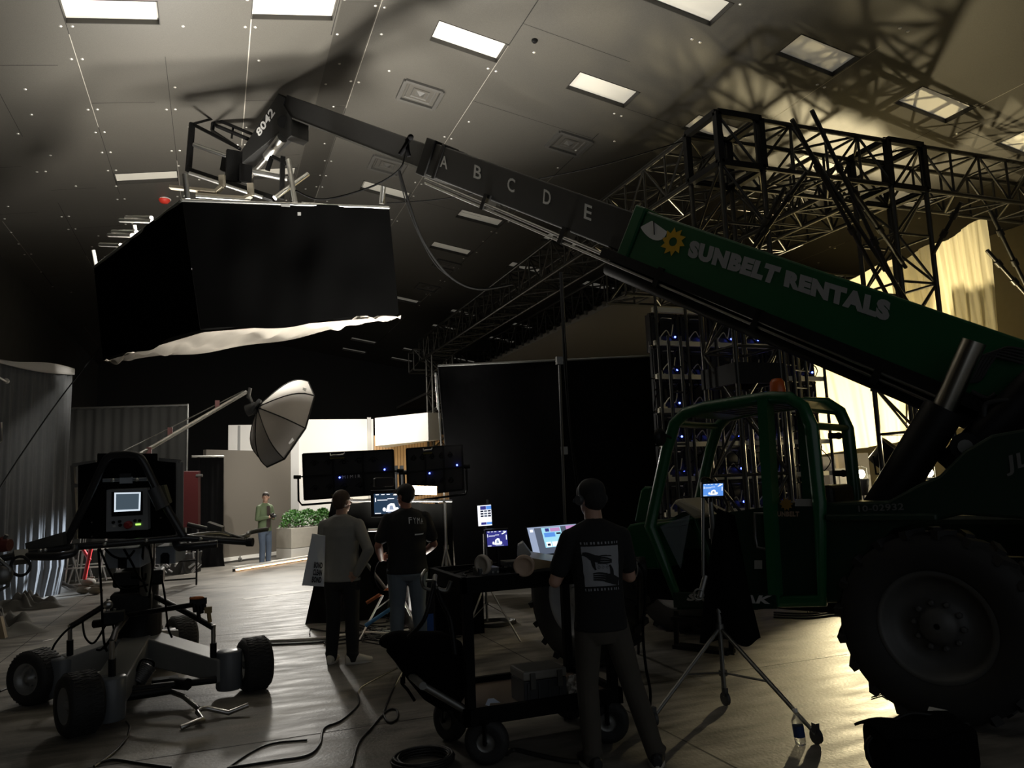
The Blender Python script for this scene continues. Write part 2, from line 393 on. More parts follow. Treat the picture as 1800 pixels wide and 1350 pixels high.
m = MB(); m.lathe([(.05, 0), (.05, -.02), (.03, -.045)], (4.55, 10.16, ceil_z(4.55)), (0, 0, 1), 14)
tag(m.build('sprinkler_cap', BLACK, None, (4.55, 10.16, ceil_z(4.55))), 'small black round cap on the ceiling between two bright lights', 'sprinkler cap')
# ------------------------------------------------------------------ telescopic handler
HD = V((-.45, .893, 0)).normalized(); HQ = V((HD.y, -HD.x, 0)); RW = V((4.55, 4.02, 0))
def tp(u, v, z): return RW + HD * u + HQ * v + V((0, 0, z))
def tpx(px, py, v):                                             # point of the machine's lengthwise plane at offset v
    return onplane(px, py, RW + HQ * v, HQ)
TH = thing('telehandler', 'big green and black telescopic handler with its long lettered boom raised to the left', 'telehandler', tp(1.65, 1.1, 0))
TYRE = mat('tyre_rubber', (.012, .012, .0115), .75, noise=.3)
def wheel(c, ax, r, w, rim_r, name, parent, rimmat, lugs=18):
    c = V(c); ax = V(ax).normalized(); h = w / 2
    t = MB(); prof = [(rim_r, -h * .7), (rim_r + .03, -h * .95), (r * .82, -h), (r * .94, -h * .92), (r * .965, -h * .6), (r * .965, h * .6), (r * .94, h * .92), (r * .82, h), (rim_r + .03, h * .95), (rim_r, h * .7)]
    t.lathe(prof, c, ax, 48, caps=False)
    x = ax.orthogonal().normalized(); y = ax.cross(x)
    for i in range(lugs):
        for sd in (-1, 1):
            a = 2 * PI * (i + (.5 if sd > 0 else 0)) / lugs; d = x * math.cos(a) + y * math.sin(a); tg = ax.cross(d)
            p0 = c + d * r * .955 + ax * sd * h * .98; p1 = c + d * r * .955 + tg * (r * .12) + ax * sd * h * .05
            t.beam(p0, p1, r * .085, r * .09, up=d)
    tb = t.build(name, TYRE, parent)
    m = MB(); o = ax * -1
    m.lathe([(rim_r + .015, h * .75), (rim_r + .005, h * .8), (rim_r * .92, h * .72), (rim_r * .86, h * .2), (rim_r * .5, h * .1), (rim_r * .34, h * .35), (rim_r * .3, h * .55), (.02, h * .58)], c, o, 40, caps=False)
    m.lathe([(rim_r + .015, h * .75), (rim_r * .9, h * .6), (rim_r * .6, h * .1), (.02, h * .1)], c, ax, 32, caps=False)
    for i in range(10):
        a = 2 * PI * i / 10; d = x * math.cos(a) + y * math.sin(a)
        m.lathe([(.022, 0), (.022, .03), (.012, .036)], c + d * rim_r * .42 + o * h * .22, o, 6)
    m.build('rim', rimmat, tb); return tb
RIM = mat('dusty_rim', (.07, .07, .067), .5, noise=.25); RIML = mat('pale_rim', (.32, .33, .34), .5, noise=.2)
wheel(tp(0, .19, .64), HQ, .66, .38, .37, 'wheel', TH, RIM, 20)
wheel(tp(0, 2.1, .64), HQ, .66, .38, .37, 'wheel', TH, RIM, 20)
sq = Matrix.Rotation(math.radians(-8), 3, 'Z') @ HQ
wheel(tp(3.1, .22, .62), sq, .64, .38, .36, 'wheel', TH, RIML, 20)
wheel(tp(3.15, 2.1, .62), sq, .64, .38, .36, 'wheel', TH, RIML, 20)
m = MB()
for u in (0, 3.12): m.tube(tp(u, .4, .62), tp(u, 1.9, .62), .12, 12); m.ell(tp(u, 1.15, .62), (.26, .26, .24))
m.build_each('axle', BLACK, TH)
m = MB(); m.para(tp(-1.15, .8, .55), HD * 4.6, HQ * .12, V((0, 0, .5))); m.para(tp(-1.15, 1.4, .55), HD * 4.6, HQ * .12, V((0, 0, .5)))
m.para(tp(-1.15, .8, .6), HD * .6, HQ * .7, V((0, 0, 1.0))); m.para(tp(2.0, .8, .6), HD * 1.0, HQ * .7, V((0, 0, .4)))
m.build('chassis', BLACK, TH)
# side body, tank and engine cover
body = [(1366, 1062), (1362, 884), (1458, 884), (1560, 880), (1612, 852), (1650, 836), (1694, 792), (1742, 764), (1830, 748), (1830, 915), (1690, 905), (1570, 930), (1500, 1000), (1478, 1060)]
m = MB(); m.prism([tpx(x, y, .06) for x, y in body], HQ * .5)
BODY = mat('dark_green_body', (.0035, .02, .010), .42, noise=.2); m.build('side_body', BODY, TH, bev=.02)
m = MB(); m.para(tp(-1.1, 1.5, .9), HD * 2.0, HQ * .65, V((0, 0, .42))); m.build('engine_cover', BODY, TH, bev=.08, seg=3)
put = MB(); a, b = tpx(1508, 889, .05), tpx(1588, 884, .05)
put_text(put, '10-02932', bil(a - V((0, 0, .045)), b - V((0, 0, .05)), b + V((0, 0, .0)), a + V((0, 0, .0))))
put.build('fleet_number', mat('grey_lettering', (.1, .1, .095), .7), TH)
a, b = tpx(1770, 838, .05), tpx(1850, 815, .05); put = MB(); put_text(put, 'JLG', bil(a, b, b + V((0, 0, .13)), a + V((0, 0, .13))))
put.build('maker_lettering', mat('grey_lettering2', (.12, .12, .115), .7), TH)
# boom : three telescoping sections
EB = (HD * math.cos(math.radians(30.7)) + V((0, 0, math.sin(math.radians(30.7))))).normalized(); EN = HQ.cross(EB).normalized()
if EN.z < 0: EN = -EN
CB = math.cos(math.radians(30.7))
def bm(u, v, w): return tp(u, v, 2.67 + .594 * u) + EN * w
def boom_box(mb, u0, u1, v0, v1, h, w0=0): mb.para(bm(u0, v0, w0 - h / 2), EB * ((u1 - u0) / CB), HQ * (v1 - v0), EN * h)
m = MB(); boom_box(m, -1.4, 2.62, .76, 1.24, .54); s1 = m.build('boom_section', GREEN, TH, bev=.02); s1['label'] = 'green base section of the boom'
m = MB(); boom_box(m, 2.62, 2.74, .735, 1.265, .59); m.build('boom_collar', GREEN, TH, bev=.015)
m = MB(); boom_box(m, -1.4, 2.9, .72, 1.28, .1, -.28); m.build('boom_underside', BLACK, TH)
DARKB = mat('black_boom_paint', (.011, .0112, .0112), .5)
m = MB(); boom_box(m, 1.5, 5.85, .80, 1.20, .43); m.build('boom_section', DARKB, TH, bev=.015)
m = MB(); boom_box(m, 5.78, 5.95, .775, 1.225, .5); boom_box(m, 5.6, 5.66, .785, 1.215, .47); m.build('boom_collar', BLACK, TH, bev=.012)
m = MB(); boom_box(m, 5.0, 9.5, .85, 1.15, .33); m.build('boom_section', DARKB, TH, bev=.012)
m = MB(); boom_box(m, 5.95, 9.3, .84, 1.16, .025, -.17); m.build('wear_strip', DULL, TH)
# pipes under the boom
m = MB()
for w, v, r in ((-.345, .74, .018), (-.40, .76, .014)): m.tube(bm(-.2, v, w), bm(5.7, v, w + .08), r, 8)
pp = m.build('hydraulic_pipe', mat('pipe_steel', (.4, .39, .37), .3, 1), TH); pp['label'] = 'bright hydraulic pipes under the boom'
m = MB(); m.tube(bm(-.9, .95, -.42), bm(2.9, .95, -.42), .085, 14); m.build('extension_cylinder', BLACK, TH)
m = MB()
for u in (.2, 1.2, 2.2, 3.4, 4.6): m.para(bm(u, .72, -.45 + .02 * u), EB * .06, HQ * .2, EN * .2)
m.build_each('pipe_clamp', BLACK, TH)
m = MB()
for k in range(5): m.path(smooth_path([tpx(1800, 615 + k * 6, .7), tpx(1765 - k * 8, 612 + k * 3, .7), tpx(1740 - k * 6, 640, .7), tpx(1722 - k * 5, 668, .7), tpx(1700 - 6 * k, 672 - 3 * k, .7)], 5), .012, 6)
m.path(smooth_path([tpx(1708, 688, .7), tpx(1735, 700, .7), tpx(1750, 692, .7)], 5), .018, 6)
m.path(smooth_path([tpx(1730, 733, .5), tpx(1732, 712, .5), tpx(1752, 705, .5), tpx(1775, 704, .5)], 5), .02, 6)
m.build_each('hose', RUBBER, TH)
# lettering on the boom face
def face(v): return lambda px, py: tpx(px, py, v)
f1 = face(.752); f2 = face(.79)
put = MB(); put_text(put, 'SUNBELT', bil(f1(1208, 451), f1(1362, 501), f1(1374, 470), f1(1214, 421)), .075); put_text(put, 'RENTALS', bil(f1(1377, 503), f1(1562, 566), f1(1567, 530), f1(1382, 474)), .075)
put.build('lettering', mat('boom_lettering', (.3, .3, .3), .6), TH)['label'] = 'pale block letters on the green boom'
for ch, x, y, hh in (('A', 780, 285, 11), ('B', 839, 303, 12), ('C', 898, 325, 12.5), ('D', 961, 347, 13), ('E', 1033, 373, 13.5)):
    put = MB(); put_text(put, ch, bil(f2(x - 7, y + hh - 3), f2(x + 6, y + hh + 2), f2(x + 8, y - hh + 3), f2(x - 5, y - hh - 2)), .015); put.build('reach_letter', LETTER, TH)
m = MB(); c = f1(1183, 425); vs = []; ex, ez = EB * -1, EN
for i in range(20):
    r = .145 if i % 2 == 0 else .095; a = 2 * PI * (i + .35 * (i % 2)) / 20; vs.append(c + ex * r * math.cos(a) + ez * r * math.sin(a))
inn = [c + ex * .045 * math.cos(2 * PI * i / 20) + ez * .045 * math.sin(2 * PI * i / 20) for i in range(20)]
m.add(vs + inn, [(i, (i + 1) % 20, 20 + (i + 1) % 20, 20 + i) for i in range(20)]); m.build('sun_emblem', mat('sun_yellow', (.55, .33, .01), .6), TH)
m = MB(); c = f1(1146, 388); arc = [c] + [c + (ex * math.cos(a) + V((0, 0, 1)) * math.sin(a)) * .2 for a in [PI + .6 + (PI - .9) * i / 12 for i in range(13)]]
m.add(arc, [tuple(range(14))]); m.build('angle_dial', LETTER, TH)
m = MB(); m.beam(f1(1150, 389) - HQ * .01, f1(1151, 413) - HQ * .01, .012, .006); m.build('dial_needle', BLACK, TH)
# boom nose, tilt cylinder and fork carriage
nose = [(489, 164), (501, 172), (498, 184), (512, 207), (512, 238), (503, 246), (490, 232), (470, 250), (423, 288), (414, 281), (418, 274)]
m = MB(); m.prism([tpx(x, y, .83) for x, y in nose], HQ * .34); m.build('boom_nose', DARKB, TH, bev=.01)
put = MB(); f3 = face(.822); put_text(put, '8042', bil(f3(456, 241), f3(484, 199), f3(476, 188), f3(449, 231)), .03); put.build('model_number', mat('bright_lettering', (.8, .8, .78), .6), TH)
m = MB(); m.tube(tpx(498, 214, .8), tpx(498, 214, 1.2), .1, 16); m.build('nose_pin', BLACK, TH)
m = MB(); m.tube(tpx(496, 243, .86), tpx(470, 276, .86), .09, 14); m.build('tilt_cylinder', ALU, TH)
m = MB(); m.tube(tpx(472, 274, .86), tpx(433, 318, .86), .045, 12); m.ell(tpx(434, 316, .86), (.12, .1, .08)); m.build('tilt_rod', STEEL, TH)
DC = 12.9
def q(px, py, d=DC): return at(px, py, d)
m = MB(); m.beam(q(338, 216), q(331, 302), .09, .07); m.beam(q(331, 300), q(482, 350), .13, .09); m.beam(q(338, 218), q(420, 260), .05, .05)
m.beam(q(342, 217, 13.3), q(376, 208, 14.1), .04, .04); m.beam(q(376, 208, 14.1), q(446, 237, 14.1), .05, .05); m.beam(q(378, 220, 14.1), q(440, 246, 14.1), .12, .04); m.beam(q(376, 208, 14.1), q(373, 230, 14.1), .06, .05)
m.beam(q(410, 222, 14.1), q(407, 244, 14.1), .03, .03); m.beam(q(373, 230, 14.1), q(422, 262, 13), .05, .05)
m.beam(q(497, 275), q(495, 350), .08, .07); m.beam(q(470, 300), q(478, 275), .06, .06); m.beam(q(478, 275), q(503, 288), .06, .06)
m.para(q(386, 298), q(400, 300) - q(386, 298), q(390, 275) - q(386, 298), CF * .25); m.beam(q(410, 320), q(412, 265), .25, .1); m.beam(q(430, 320), q(432, 290), .2, .1)
m.build('fork_carriage', BLACK, TH, bev=.006)
m = MB(); m.tube(q(333, 304, 12.8), q(462, 347, 12.8), .03, 8); m.tube(q(340, 254), q(398, 274), .035, 10); m.build('carriage_bar', ALU, TH)
for a in (((299, 329), (380, 337), (391, 328), (390, 308)), ((346, 343), (430, 349), (441, 344), (440, 322))):
    m = MB()
    for i in range(3): m.beam(q(*a[i], 12.6), q(*a[i + 1], 12.6), .1, .05)
    m.build('fork', mat('worn_fork_steel', (.42, .38, .3), .45, .6), TH)
m = MB(); m.tube(q(434, 300, 13), q(505, 314, 13.2), .05, 10); m.build('carriage_tube', ALU, TH)
# lift cylinders
m = MB(); m.tube(tpx(1712, 600, .5), tpx(1652, 735, .5), .085, 16); m.build('lift_rod', mat('lift_chrome', (.4, .38, .33), .25, 1), TH)
m = MB(); m.tube(tpx(1660, 718, .5), tpx(1545, 905, .42), .145, 20); m.build('lift_cylinder', BLACK, TH)
m = MB(); m.tube(tpx(1830, 665, .62), tpx(1668, 825, .55), .12, 16); m.tube(tpx(1697, 785, .38), tpx(1697, 785, .7), .1, 14); m.tube(tpx(1697, 785, .36), tpx(1697, 785, .4), .05, 12, m=1); m.build('compensating_cylinder', [BLACK, DULL], TH)
# cab
def cp(px, py): 
    p = tpx(px, py, .03) - RW; return p.dot(HD), p.z
outline = [cp(1196, 1062), cp(1143, 925), cp(1172, 790), cp(1186, 745), cp(1205, 726), cp(1240, 716), cp(1350, 699), cp(1388, 700), cp(1412, 716), cp(1426, 748), cp(1440, 880), cp(1446, 1055)]
for v in (.03, .82):
    m = MB(); m.path([tp(u, v, z) for u, z in outline], .052, 12, closed=True); m.build('cab_frame', GREEN, TH)
    m = MB(); a, b = cp(1345, 702), cp(1366, 1064); m.beam(tp(a[0], v, a[1]), tp(b[0], v, b[1]), .08, .13, up=HQ); m.build('door_post', GREEN, TH)
m = MB(); R = outline[4:9]
for i in range(len(R) - 1): m.add([tp(R[i][0], .03, R[i][1]), tp(R[i + 1][0], .03, R[i + 1][1]), tp(R[i + 1][0], .82, R[i + 1][1]), tp(R[i][0], .82, R[i][1])], [(0, 1, 2, 3)])
m.build('cab_roof', GREEN, TH, solid=.035)
m = MB()
for i in range(9):
    t = i / 8; u = R[1][0] * (1 - t) + R[2][0] * t; z = R[1][1] * (1 - t) + R[2][1] * t - .03; m.beam(tp(u, .1, z), tp(u, .75, z), .02, .02)
m.build('roof_guard', BLACK, TH)
m = MB()
for i in (1, 3, 9): m.tube(tp(outline[i][0], .03, outline[i][1]), tp(outline[i][0], .82, outline[i][1]), .03, 8)
m.build_each('cab_crossbar', GREEN, TH)
lo = [(1146, 930), (1196, 1062), (1366, 1064), (1353, 900), (1200, 900)]
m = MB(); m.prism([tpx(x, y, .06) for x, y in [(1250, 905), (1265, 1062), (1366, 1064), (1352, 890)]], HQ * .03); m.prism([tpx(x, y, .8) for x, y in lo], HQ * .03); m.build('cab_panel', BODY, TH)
m = MB(); m.prism([tpx(x, y, .05) for x, y in [(1160, 925), (1212, 905), (1196, 1000)]], HQ * .01); m.build('lower_window', mat('dusty_window', (.2, .24, .27), .2, alpha=.5), TH)
m = MB(); m.prism([tpx(x, y, .3) for x, y in [(1182, 884), (1192, 876), (1250, 905), (1220, 912)]], HQ * .4); m.build('dashboard', mat('cream_dash', (.4, .36, .27), .5), TH, bev=.02)
m = MB(); m.path([tp(1.75, .38 + .16 * math.cos(a), 1.55 + .16 * math.sin(a)) + HD * .08 * math.sin(a) for a in [2 * PI * i / 24 for i in range(24)]], .016, 6, True); m.build('steering_wheel', BLACK, TH)
m = MB(); a = tpx(1400, 905, .2); m.para(tp(.72, .2, 1.0), HD * .5, HQ * .5, V((0, 0, .12))); m.para(tp(.66, .2, 1.0), HD * .12, HQ * .5, V((0, 0, .62))); m.build('operator_seat', BLACK, TH, bev=.05, seg=3)
m = MB(); m.path([tpx(x, y, 0) for x, y in [(1352, 903), (1327, 902), (1328, 945), (1331, 962), (1355, 968)]], .012, 8); m.build('grab_handle', DULL, TH)
m = MB(); m.prism([tpx(x, y, .03) for x, y in [(1190, 1040), (1370, 1044), (1372, 1068), (1192, 1066)]], HQ * -.07); m.build('sill', BODY, TH)
put = MB(); f4 = face(-.046); put_text(put, 'SKYTRAK', bil(f4(1206, 1056), f4(1354, 1062), f4(1360, 1047), f4(1212, 1043)), .05); put.build('sill_lettering', mat('sill_letters', (.42, .42, .42), .6), TH)
m = MB(); c = tpx(1382, 886, .045); vs = []
for i in range(20):
    r = .055 if i % 2 == 0 else .036; a = 2 * PI * i / 20; vs.append(c - HD * r * math.cos(a) + V((0, 0, r * math.sin(a))))
m.add(vs, [tuple(range(20))]); m.build('door_emblem', mat('sun_dim', (.25, .14, .02), .6), TH)
put = MB(); f5 = face(.045); put_text(put, 'SUNBELT', bil(f5(1361, 908), f5(1405, 908), f5(1405, 899), f5(1361, 899)), .05); put.build('door_lettering', mat('door_letters', (.28, .2, .14), .6), TH)
m = MB(); m.add([f5(1397, 890), f5(1427, 890), f5(1428, 877), f5(1398, 877)], [(0, 1, 2, 3)]); m.build('warning_sticker', mat('sticker_grey', (.3, .3, .28), .6), TH)
m = MB(); m.add([f5(1326, 1000), f5(1340, 1000), f5(1340, 985), f5(1326, 985)], [(0, 1, 2, 3)]); m.build('sticker', mat('sticker_grey', (.3, .3, .28), .6), TH)
# front fender, lugs, mirror, beacon
m = MB(); m.prism([tpx(x, y, .35) for x, y in [(1096, 934), (1106, 922), (1146, 914), (1160, 1000), (1108, 1000)]], HQ * .5); m.build('front_fender', GREEN, TH, bev=.02)
m = MB(); m.prism([tpx(x, y, .4) for x, y in [(1114, 918), (1125, 862), (1132, 855), (1144, 856), (1140, 918)]], HQ * .1); m.build('front_bracket', GREEN, TH, bev=.02)
m = MB(); m.tube(tpx(1180, 770, .0), tpx(1166, 762, -.15), .01, 6); m.lathe([(.05, 0), (.075, .02), (.075, .05)], tpx(1166, 768, -.15), HD, 16); m.build('mirror', BLACK, TH)
for (x, y) in ((1474, 766), (1483, 832)):
    m = MB(); a = tpx(x - 18, y, .83); b = tpx(x, y, .83); m.beam(a, b, .02, .05); m.tube(b - HQ * .015, b + HQ * .015, .03, 12); m.build('hinge_lug', BLACK, TH)
m = MB(); m.lathe([(.075, 0), (.075, .03)], tpx(1368, 697, .4), (0, 0, 1), 18, m=1); m.lathe([(.065, .03), (.06, .12), (.04, .15), (.005, .155)], tpx(1368, 697, .4), (0, 0, 1), 18); m.build('beacon', [mat('amber_lens', (.5, .09, .01), .3), BLACK], TH)
m = MB(); m.para(tp(-.1, -.02, 1.36), HD * .75, HQ * .5, V((0, 0, .05))); m.build('fender', BODY, TH, bev=.015)
m = MB()
for z in (.32, .55): m.beam(tp(1.5, .0, z), tp(2.0, .0, z), .14, .03)
m.beam(tp(1.5, .0, .3), tp(1.5, .03, .6), .04, .02); m.beam(tp(2.0, .0, .3), tp(2.0, .03, .6), .04, .02); m.build('step', BLACK, TH)
# ------------------------------------------------------------------ trusses
def truss(name, label, a, b, side, up, w=.72, bay=.62, group=None, rc=.038, rb=.022):
    a, b, side, up = V(a), V(b), V(side).normalized(), V(up).normalized(); d = b - a; L = d.length; e = d / L
    t = thing(name, label, 'truss', a, group); n = max(2, round(L / bay)); cs = [V((0, 0, 0)), side * w, side * w + up * w, up * w]
    for c in cs: MB().tube(a + c, b + c, rc, 8).build('chord', TRUSS, t)
    m = MB()
    for i in range(n + 1):
        p = a + e * (L * i / n)
        for k in range(4): m.tube(p + cs[k], p + cs[(k + 1) % 4], rb, 5)
        if i < n:
            p2 = a + e * (L * (i + 1) / n)
            for k in range(4):
                s, r = (cs[k], cs[(k + 1) % 4]) if (i + k) % 2 else (cs[(k + 1) % 4], cs[k])
                m.tube(p + s, p2 + r, rb, 5)
    m.build('bracing', TRUSS, t)
    return t
def block(t, c, s):                                             # welded corner block made of plates with open faces
    c = V(c); m = MB(); h = s / 2
    for sx in (-h, h):
        for sy in (-h, h): m.beam(c + V((sx, sy, -h)), c + V((sx, sy, h)), .09, .09)
    for sz in (-h, h):
        for k in (-h, h): m.beam(c + V((-h, k, sz)), c + V((h, k, sz)), .09, .09); m.beam(c + V((k, -h, sz)), c + V((k, h, sz)), .09, .09)
    m.build('corner_block', BLACK, t)
ZT = 6.05; X0, Y0 = 6.52, 8.44
LX = ony(1568, 340, 8.44).x
G = 'black box trusses of the lighting grid'
t = truss('truss', 'box truss crossing the upper right from the corner post towards the right edge', (X0, Y0, ZT), (14.2, Y0, ZT), (0, 1, 0), (0, 0, 1), group=G); block(t, (X0 + .36, Y0 + .36, ZT + .36), .74); block(t, (LX + .36, Y0 + .36, ZT + .36), .74)
truss('truss', 'long box truss running from the corner post to the far end of the grid', (X0, Y0 + .74, ZT), (X0, 25.5, ZT), (1, 0, 0), (0, 0, 1), group=G)
truss('truss', 'second lengthwise box truss, hung right along the edge of the grey overhead panel', (8.95, Y0 + .74, ZT), (8.95, 25, ZT), (1, 0, 0), (0, 0, 1), .72, group=G)
truss('truss', 'lengthwise box truss that starts above the post beside the bright muslin', (LX, Y0 + .74, ZT), (LX, 24, ZT), (1, 0, 0), (0, 0, 1), group=G)
truss('truss', 'inner cross truss behind the right post, seen through the front beam', (7.3, 12.6, ZT - .8), (14.0, 12.6, ZT - .8), (0, 1, 0), (0, 0, 1), group=G)
truss('truss', 'farthest cross truss at the end of the long truss, above the white set', (X0 - .2, 25.5, ZT - .3), (14, 25.5, ZT - .3), (0, 1, 0), (0, 0, 1), group=G)
t = truss('truss_post', 'square truss post under the left front corner of the grid, behind the cab', (X0, Y0, 0), (X0, Y0, ZT), (1, 0, 0), (0, 1, 0), bay=.9, group='truss posts'); 
m = MB(); 
for y in (Y0, Y0 + .72): m.para((X0 - .05, y - .03, 2.95), (.82, 0, 0), (0, .06, 0), (0, 0, .28))
for x in (X0, X0 + .72): m.para((x - .03, Y0, 2.95), (.06, 0, 0), (0, .75, 0), (0, 0, .28))
m.build('sleeve', BLACK, t)
t = truss('truss_post', 'square truss post standing against the glowing muslin right of the cab', (LX, Y0, 0), (LX, Y0, ZT), (1, 0, 0), (0, 1, 0), bay=.8, group='truss posts')
m = MB()
for y in (Y0, Y0 + .72): m.para((LX - .05, y - .03, 2.95), (.82, 0, 0), (0, .06, 0), (0, 0, .28))
m.build('sleeve', BLACK, t)
truss('truss_post', 'thin truss post at the far end of the long truss, left of the black flags', (X0, 23.9, 2.4), (X0, 23.9, ZT - .05), (1, 0, 0), (0, 1, 0), .7, group='truss posts')
# long pipes clamped to the grid as braces
br = [((1427, 194, 9.7), (1602, 560, 11.0), 'long black brace pipe that sticks up highest above the front truss'), ((1392, 210, 9.9), (1560, 520, 11.2), 'black brace pipe whose top is just left of the highest one'),
      ((1412, 250, 10.2), (1640, 600, 11.4), 'black brace pipe crossing right of the highest one'), ((1418, 302, 9.9), (1300, 470, 10.8), 'brace pipe leaning left down from the front truss, outermost of two'),
      ((1380, 330, 10.0), (1326, 424, 10.6), 'brace pipe leaning left down from the front truss, shorter inner one'), ((1470, 290, 10.3), (1592, 470, 11.6), 'short brace pipe in the middle of the bundle beside the right post'),
      ((1690, 355, 11.0), (1640, 446, 11.5), 'short brace pipe right of the right post, leaning left'), ((1740, 370, 11.4), (1812, 520, 11.8), 'brace pipe in front of the tan wall at the right edge'), ((1735, 440, 11.8), (1815, 530, 12), 'lower thin brace pipe in front of the tan wall')]
for a, b, lab in br:
    a, b = at(*a), at(*b); m = MB(); m.tube(a, b, .03, 8); d = (b - a).normalized()
    for k in (.25, .6): c = a.lerp(b, k); m.tube(c - d * .05, c + d * .05, .05, 8)
    tag(m.build('brace_pipe', TRUSS, None, a), lab, 'pipe', 'brace pipes on the grid')
# grey LED ceiling hung under the grid
t = thing('screen_ceiling', 'wide dark grey overhead screen hung under the long trusses', 'overhead panel', (9.8, 18, 5.6))
m = MB(); m.para((8.16, 13.6, 5.58), (7.2, 0, 0), (0, 23, 0), (0, 0, .1)); m.build('panel', mat('led_face_grey', (.16, .15, .135), .6), t)
m = MB()
for i in range(36):
    y = 13.65 + i * .45; m.para((8.1, y, 5.62), (.07, 0, 0), (0, .07, 0), (0, 0, .1))
for i in range(14): m.para((8.2 + i * .28, 13.52, 5.62), (.08, 0, 0), (0, .07, 0), (0, 0, .1))
m.build_each('edge_clamp', DULL, t)
m = MB()
for y in (14, 18, 23, 28, 34): m.tube((8.1, y, 5.8), (15.3, y, 5.8), .03, 6); m.tube((8.3, y, 5.7), (8.95, y, 6.05), .012, 5); m.tube((11.5, y, 5.7), (11.5, y, 6.05), .012, 5)
m.build_each('hanging_bar', TRUSS, t)
# wall of LED cabinets seen from behind
LB = mat('led_cabinet', (.012, .012, .013), .5); BLUE = mat('blue_status', (.02, .03, .6), .4, emit=(.08, .12, 1), es=9)
def led_proto(x, y, z, lab):
    t = thing('led_cabinet', lab, 'LED cabinet', (x, y, z), 'LED cabinets of the wall behind the cab')
    m = MB(); m.para((x + .005, y, z + .005), (.49, 0, 0), (0, .06, 0), (0, 0, .49))
    for xx in (x + .02, x + .45): m.para((xx, y - .03, z + .01), (.03, 0, 0), (0, .03, 0), (0, 0, .48))
    for zz in (z + .02, z + .45): m.para((x + .01, y - .03, zz), (.48, 0, 0), (0, .03, 0), (0, 0, .03))
    m.tube((x + .06, y - .02, z + .06), (x + .44, y - .02, z + .44), .012, 5); m.tube((x + .44, y - .02, z + .06), (x + .06, y - .02, z + .44), .012, 5)
    m.build('housing', LB, t)
    m = MB(); m.para((x + .15, y - .06, z + .14), (.2, 0, 0), (0, .06, 0), (0, 0, .22)); m.build('power_box', BLACK, t)
    m = MB(); m.ell((x + .4, y - .065, z + .12), (.016,) * 3, nu=8, nv=5); m.build('status_light', BLUE, t)
    m = MB(); m.path([(x + .17, y - .06, z + .4), (x + .17, y - .1, z + .4), (x + .33, y - .1, z + .4), (x + .33, y - .06, z + .4)], .01, 6); m.build('handle', DULL, t)
    m = MB(); m.para((x + .05, y - .1, z + .01), (.11, 0, 0), (0, .05, 0), (0, 0, .05)); m.para((x + .08, y - .11, z + .05), (.04, 0, 0), (0, .05, 0), (0, 0, .05)); m.path(smooth_path([(x + .1, y - .1, z + .08), (x + .2, y - .14, z + .2), (x + .3, y - .1, z + .12), (x + .34, y - .12, z + .3)], 5), .009, 5); m.build('connector', mat('cream_connector', (.62, .57, .42), .5), t)
    return t
LY = 10.0; lx0 = ony(1150, 700, LY).x
rows_n = ['lowest', 'second', 'third', 'fourth', 'fifth', 'sixth', 'seventh', 'top']; col_n = ['first', 'second', 'third', 'fourth', 'fifth', 'sixth']
proto = None
for c in range(6):
    for r in range(8):
        x, z = lx0 + c * .52, .18 + r * .51
        lab = f'black LED cabinet behind the cab, {rows_n[r]} row, {col_n[c]} column from the left'
        if proto is None: proto = led_proto(x, LY, z, lab)
        else: dup(proto, (x, LY, z), 0, lab)
t = thing('cabinet_rack', 'tall rack of black uprights holding the LED cabinets, pale bars painted as gap light', 'rack', (lx0, LY - .3, 0))
for c in range(7):
    x = lx0 + c * .52 - .01
    MB().tube((x, LY - .22, 0), (x, LY - .22, 4.2 + (.35 if c in (0, 1) else 0)), .024, 8).build('upright', TRUSS, t)
for r in range(1, 9, 1):
    m = MB(); m.para((lx0 - .05, LY - .2, .14 + r * .51), (3.2, 0, 0), (0, .05, 0), (0, 0, .07)); m.build('rail', mat('gap_light_bar', (.7, .66, .52), .6), t)  # pale bars stand in for light seen through the row gaps
m = MB(); random.seed(3)
for i in range(60):
    x = lx0 + random.random() * 3; z = .4 + random.random() * 3.6; m.path(smooth_path([(x, LY - .12, z), (x + random.uniform(-.2, .2), LY - .16, z - .2), (x + random.uniform(-.3, .3), LY - .1, z - random.uniform(.2, .5))], 4), .009, 5)
m.build_each('cable', CABLE, t)
def ladder(a, b, w, side, lab, rungs):
    a, b, side = V(a), V(b), V(side).normalized(); t = thing('ladder_frame', lab, 'ladder frame', a, 'ladder frames beside the cabinet wall')
    for s in (0, w): MB().tube(a + side * s, b + side * s, .028, 8).tube(b + side * s, b + side * s + V((0, 0, .08)), .018, 6).build('rail', TRUSS, t)
    m = MB()
    for i in range(1, rungs): p = a.lerp(b, i / rungs); m.tube(p, p + side * w, .014, 6)
    m.build_each('rung', TRUSS, t)
for px, top, lab in ((1372, 578, 'ladder frame nearest the orange beacon, tall'), (1393, 612, 'ladder frame between the other two, against the glow'), (1408, 590, 'right ladder frame standing out against the glowing muslin')):
    p = ony(px, 800, 9.6); zt = ony(px, top, 9.6).z; ladder((p.x, 9.6, 0), (p.x, 9.6, zt), .36, (.95, .3, 0), lab, 14)
for px, top, lab in ((1188, 600, 'left tall thin ladder frame in front of the cabinet wall'), ):
    p = ony(px, 800, 9.2); zt = ony(px, top, 9.2).z; ladder((p.x, 9.2, 0), (p.x, 9.2, zt), .2, (1, 0, 0), lab, 10)
t = thing('corner_stack', 'LED cabinet edge with a white clamp, topmost at the left of the cabinet wall', 'LED cabinet stack', at(1150, 600, 13))
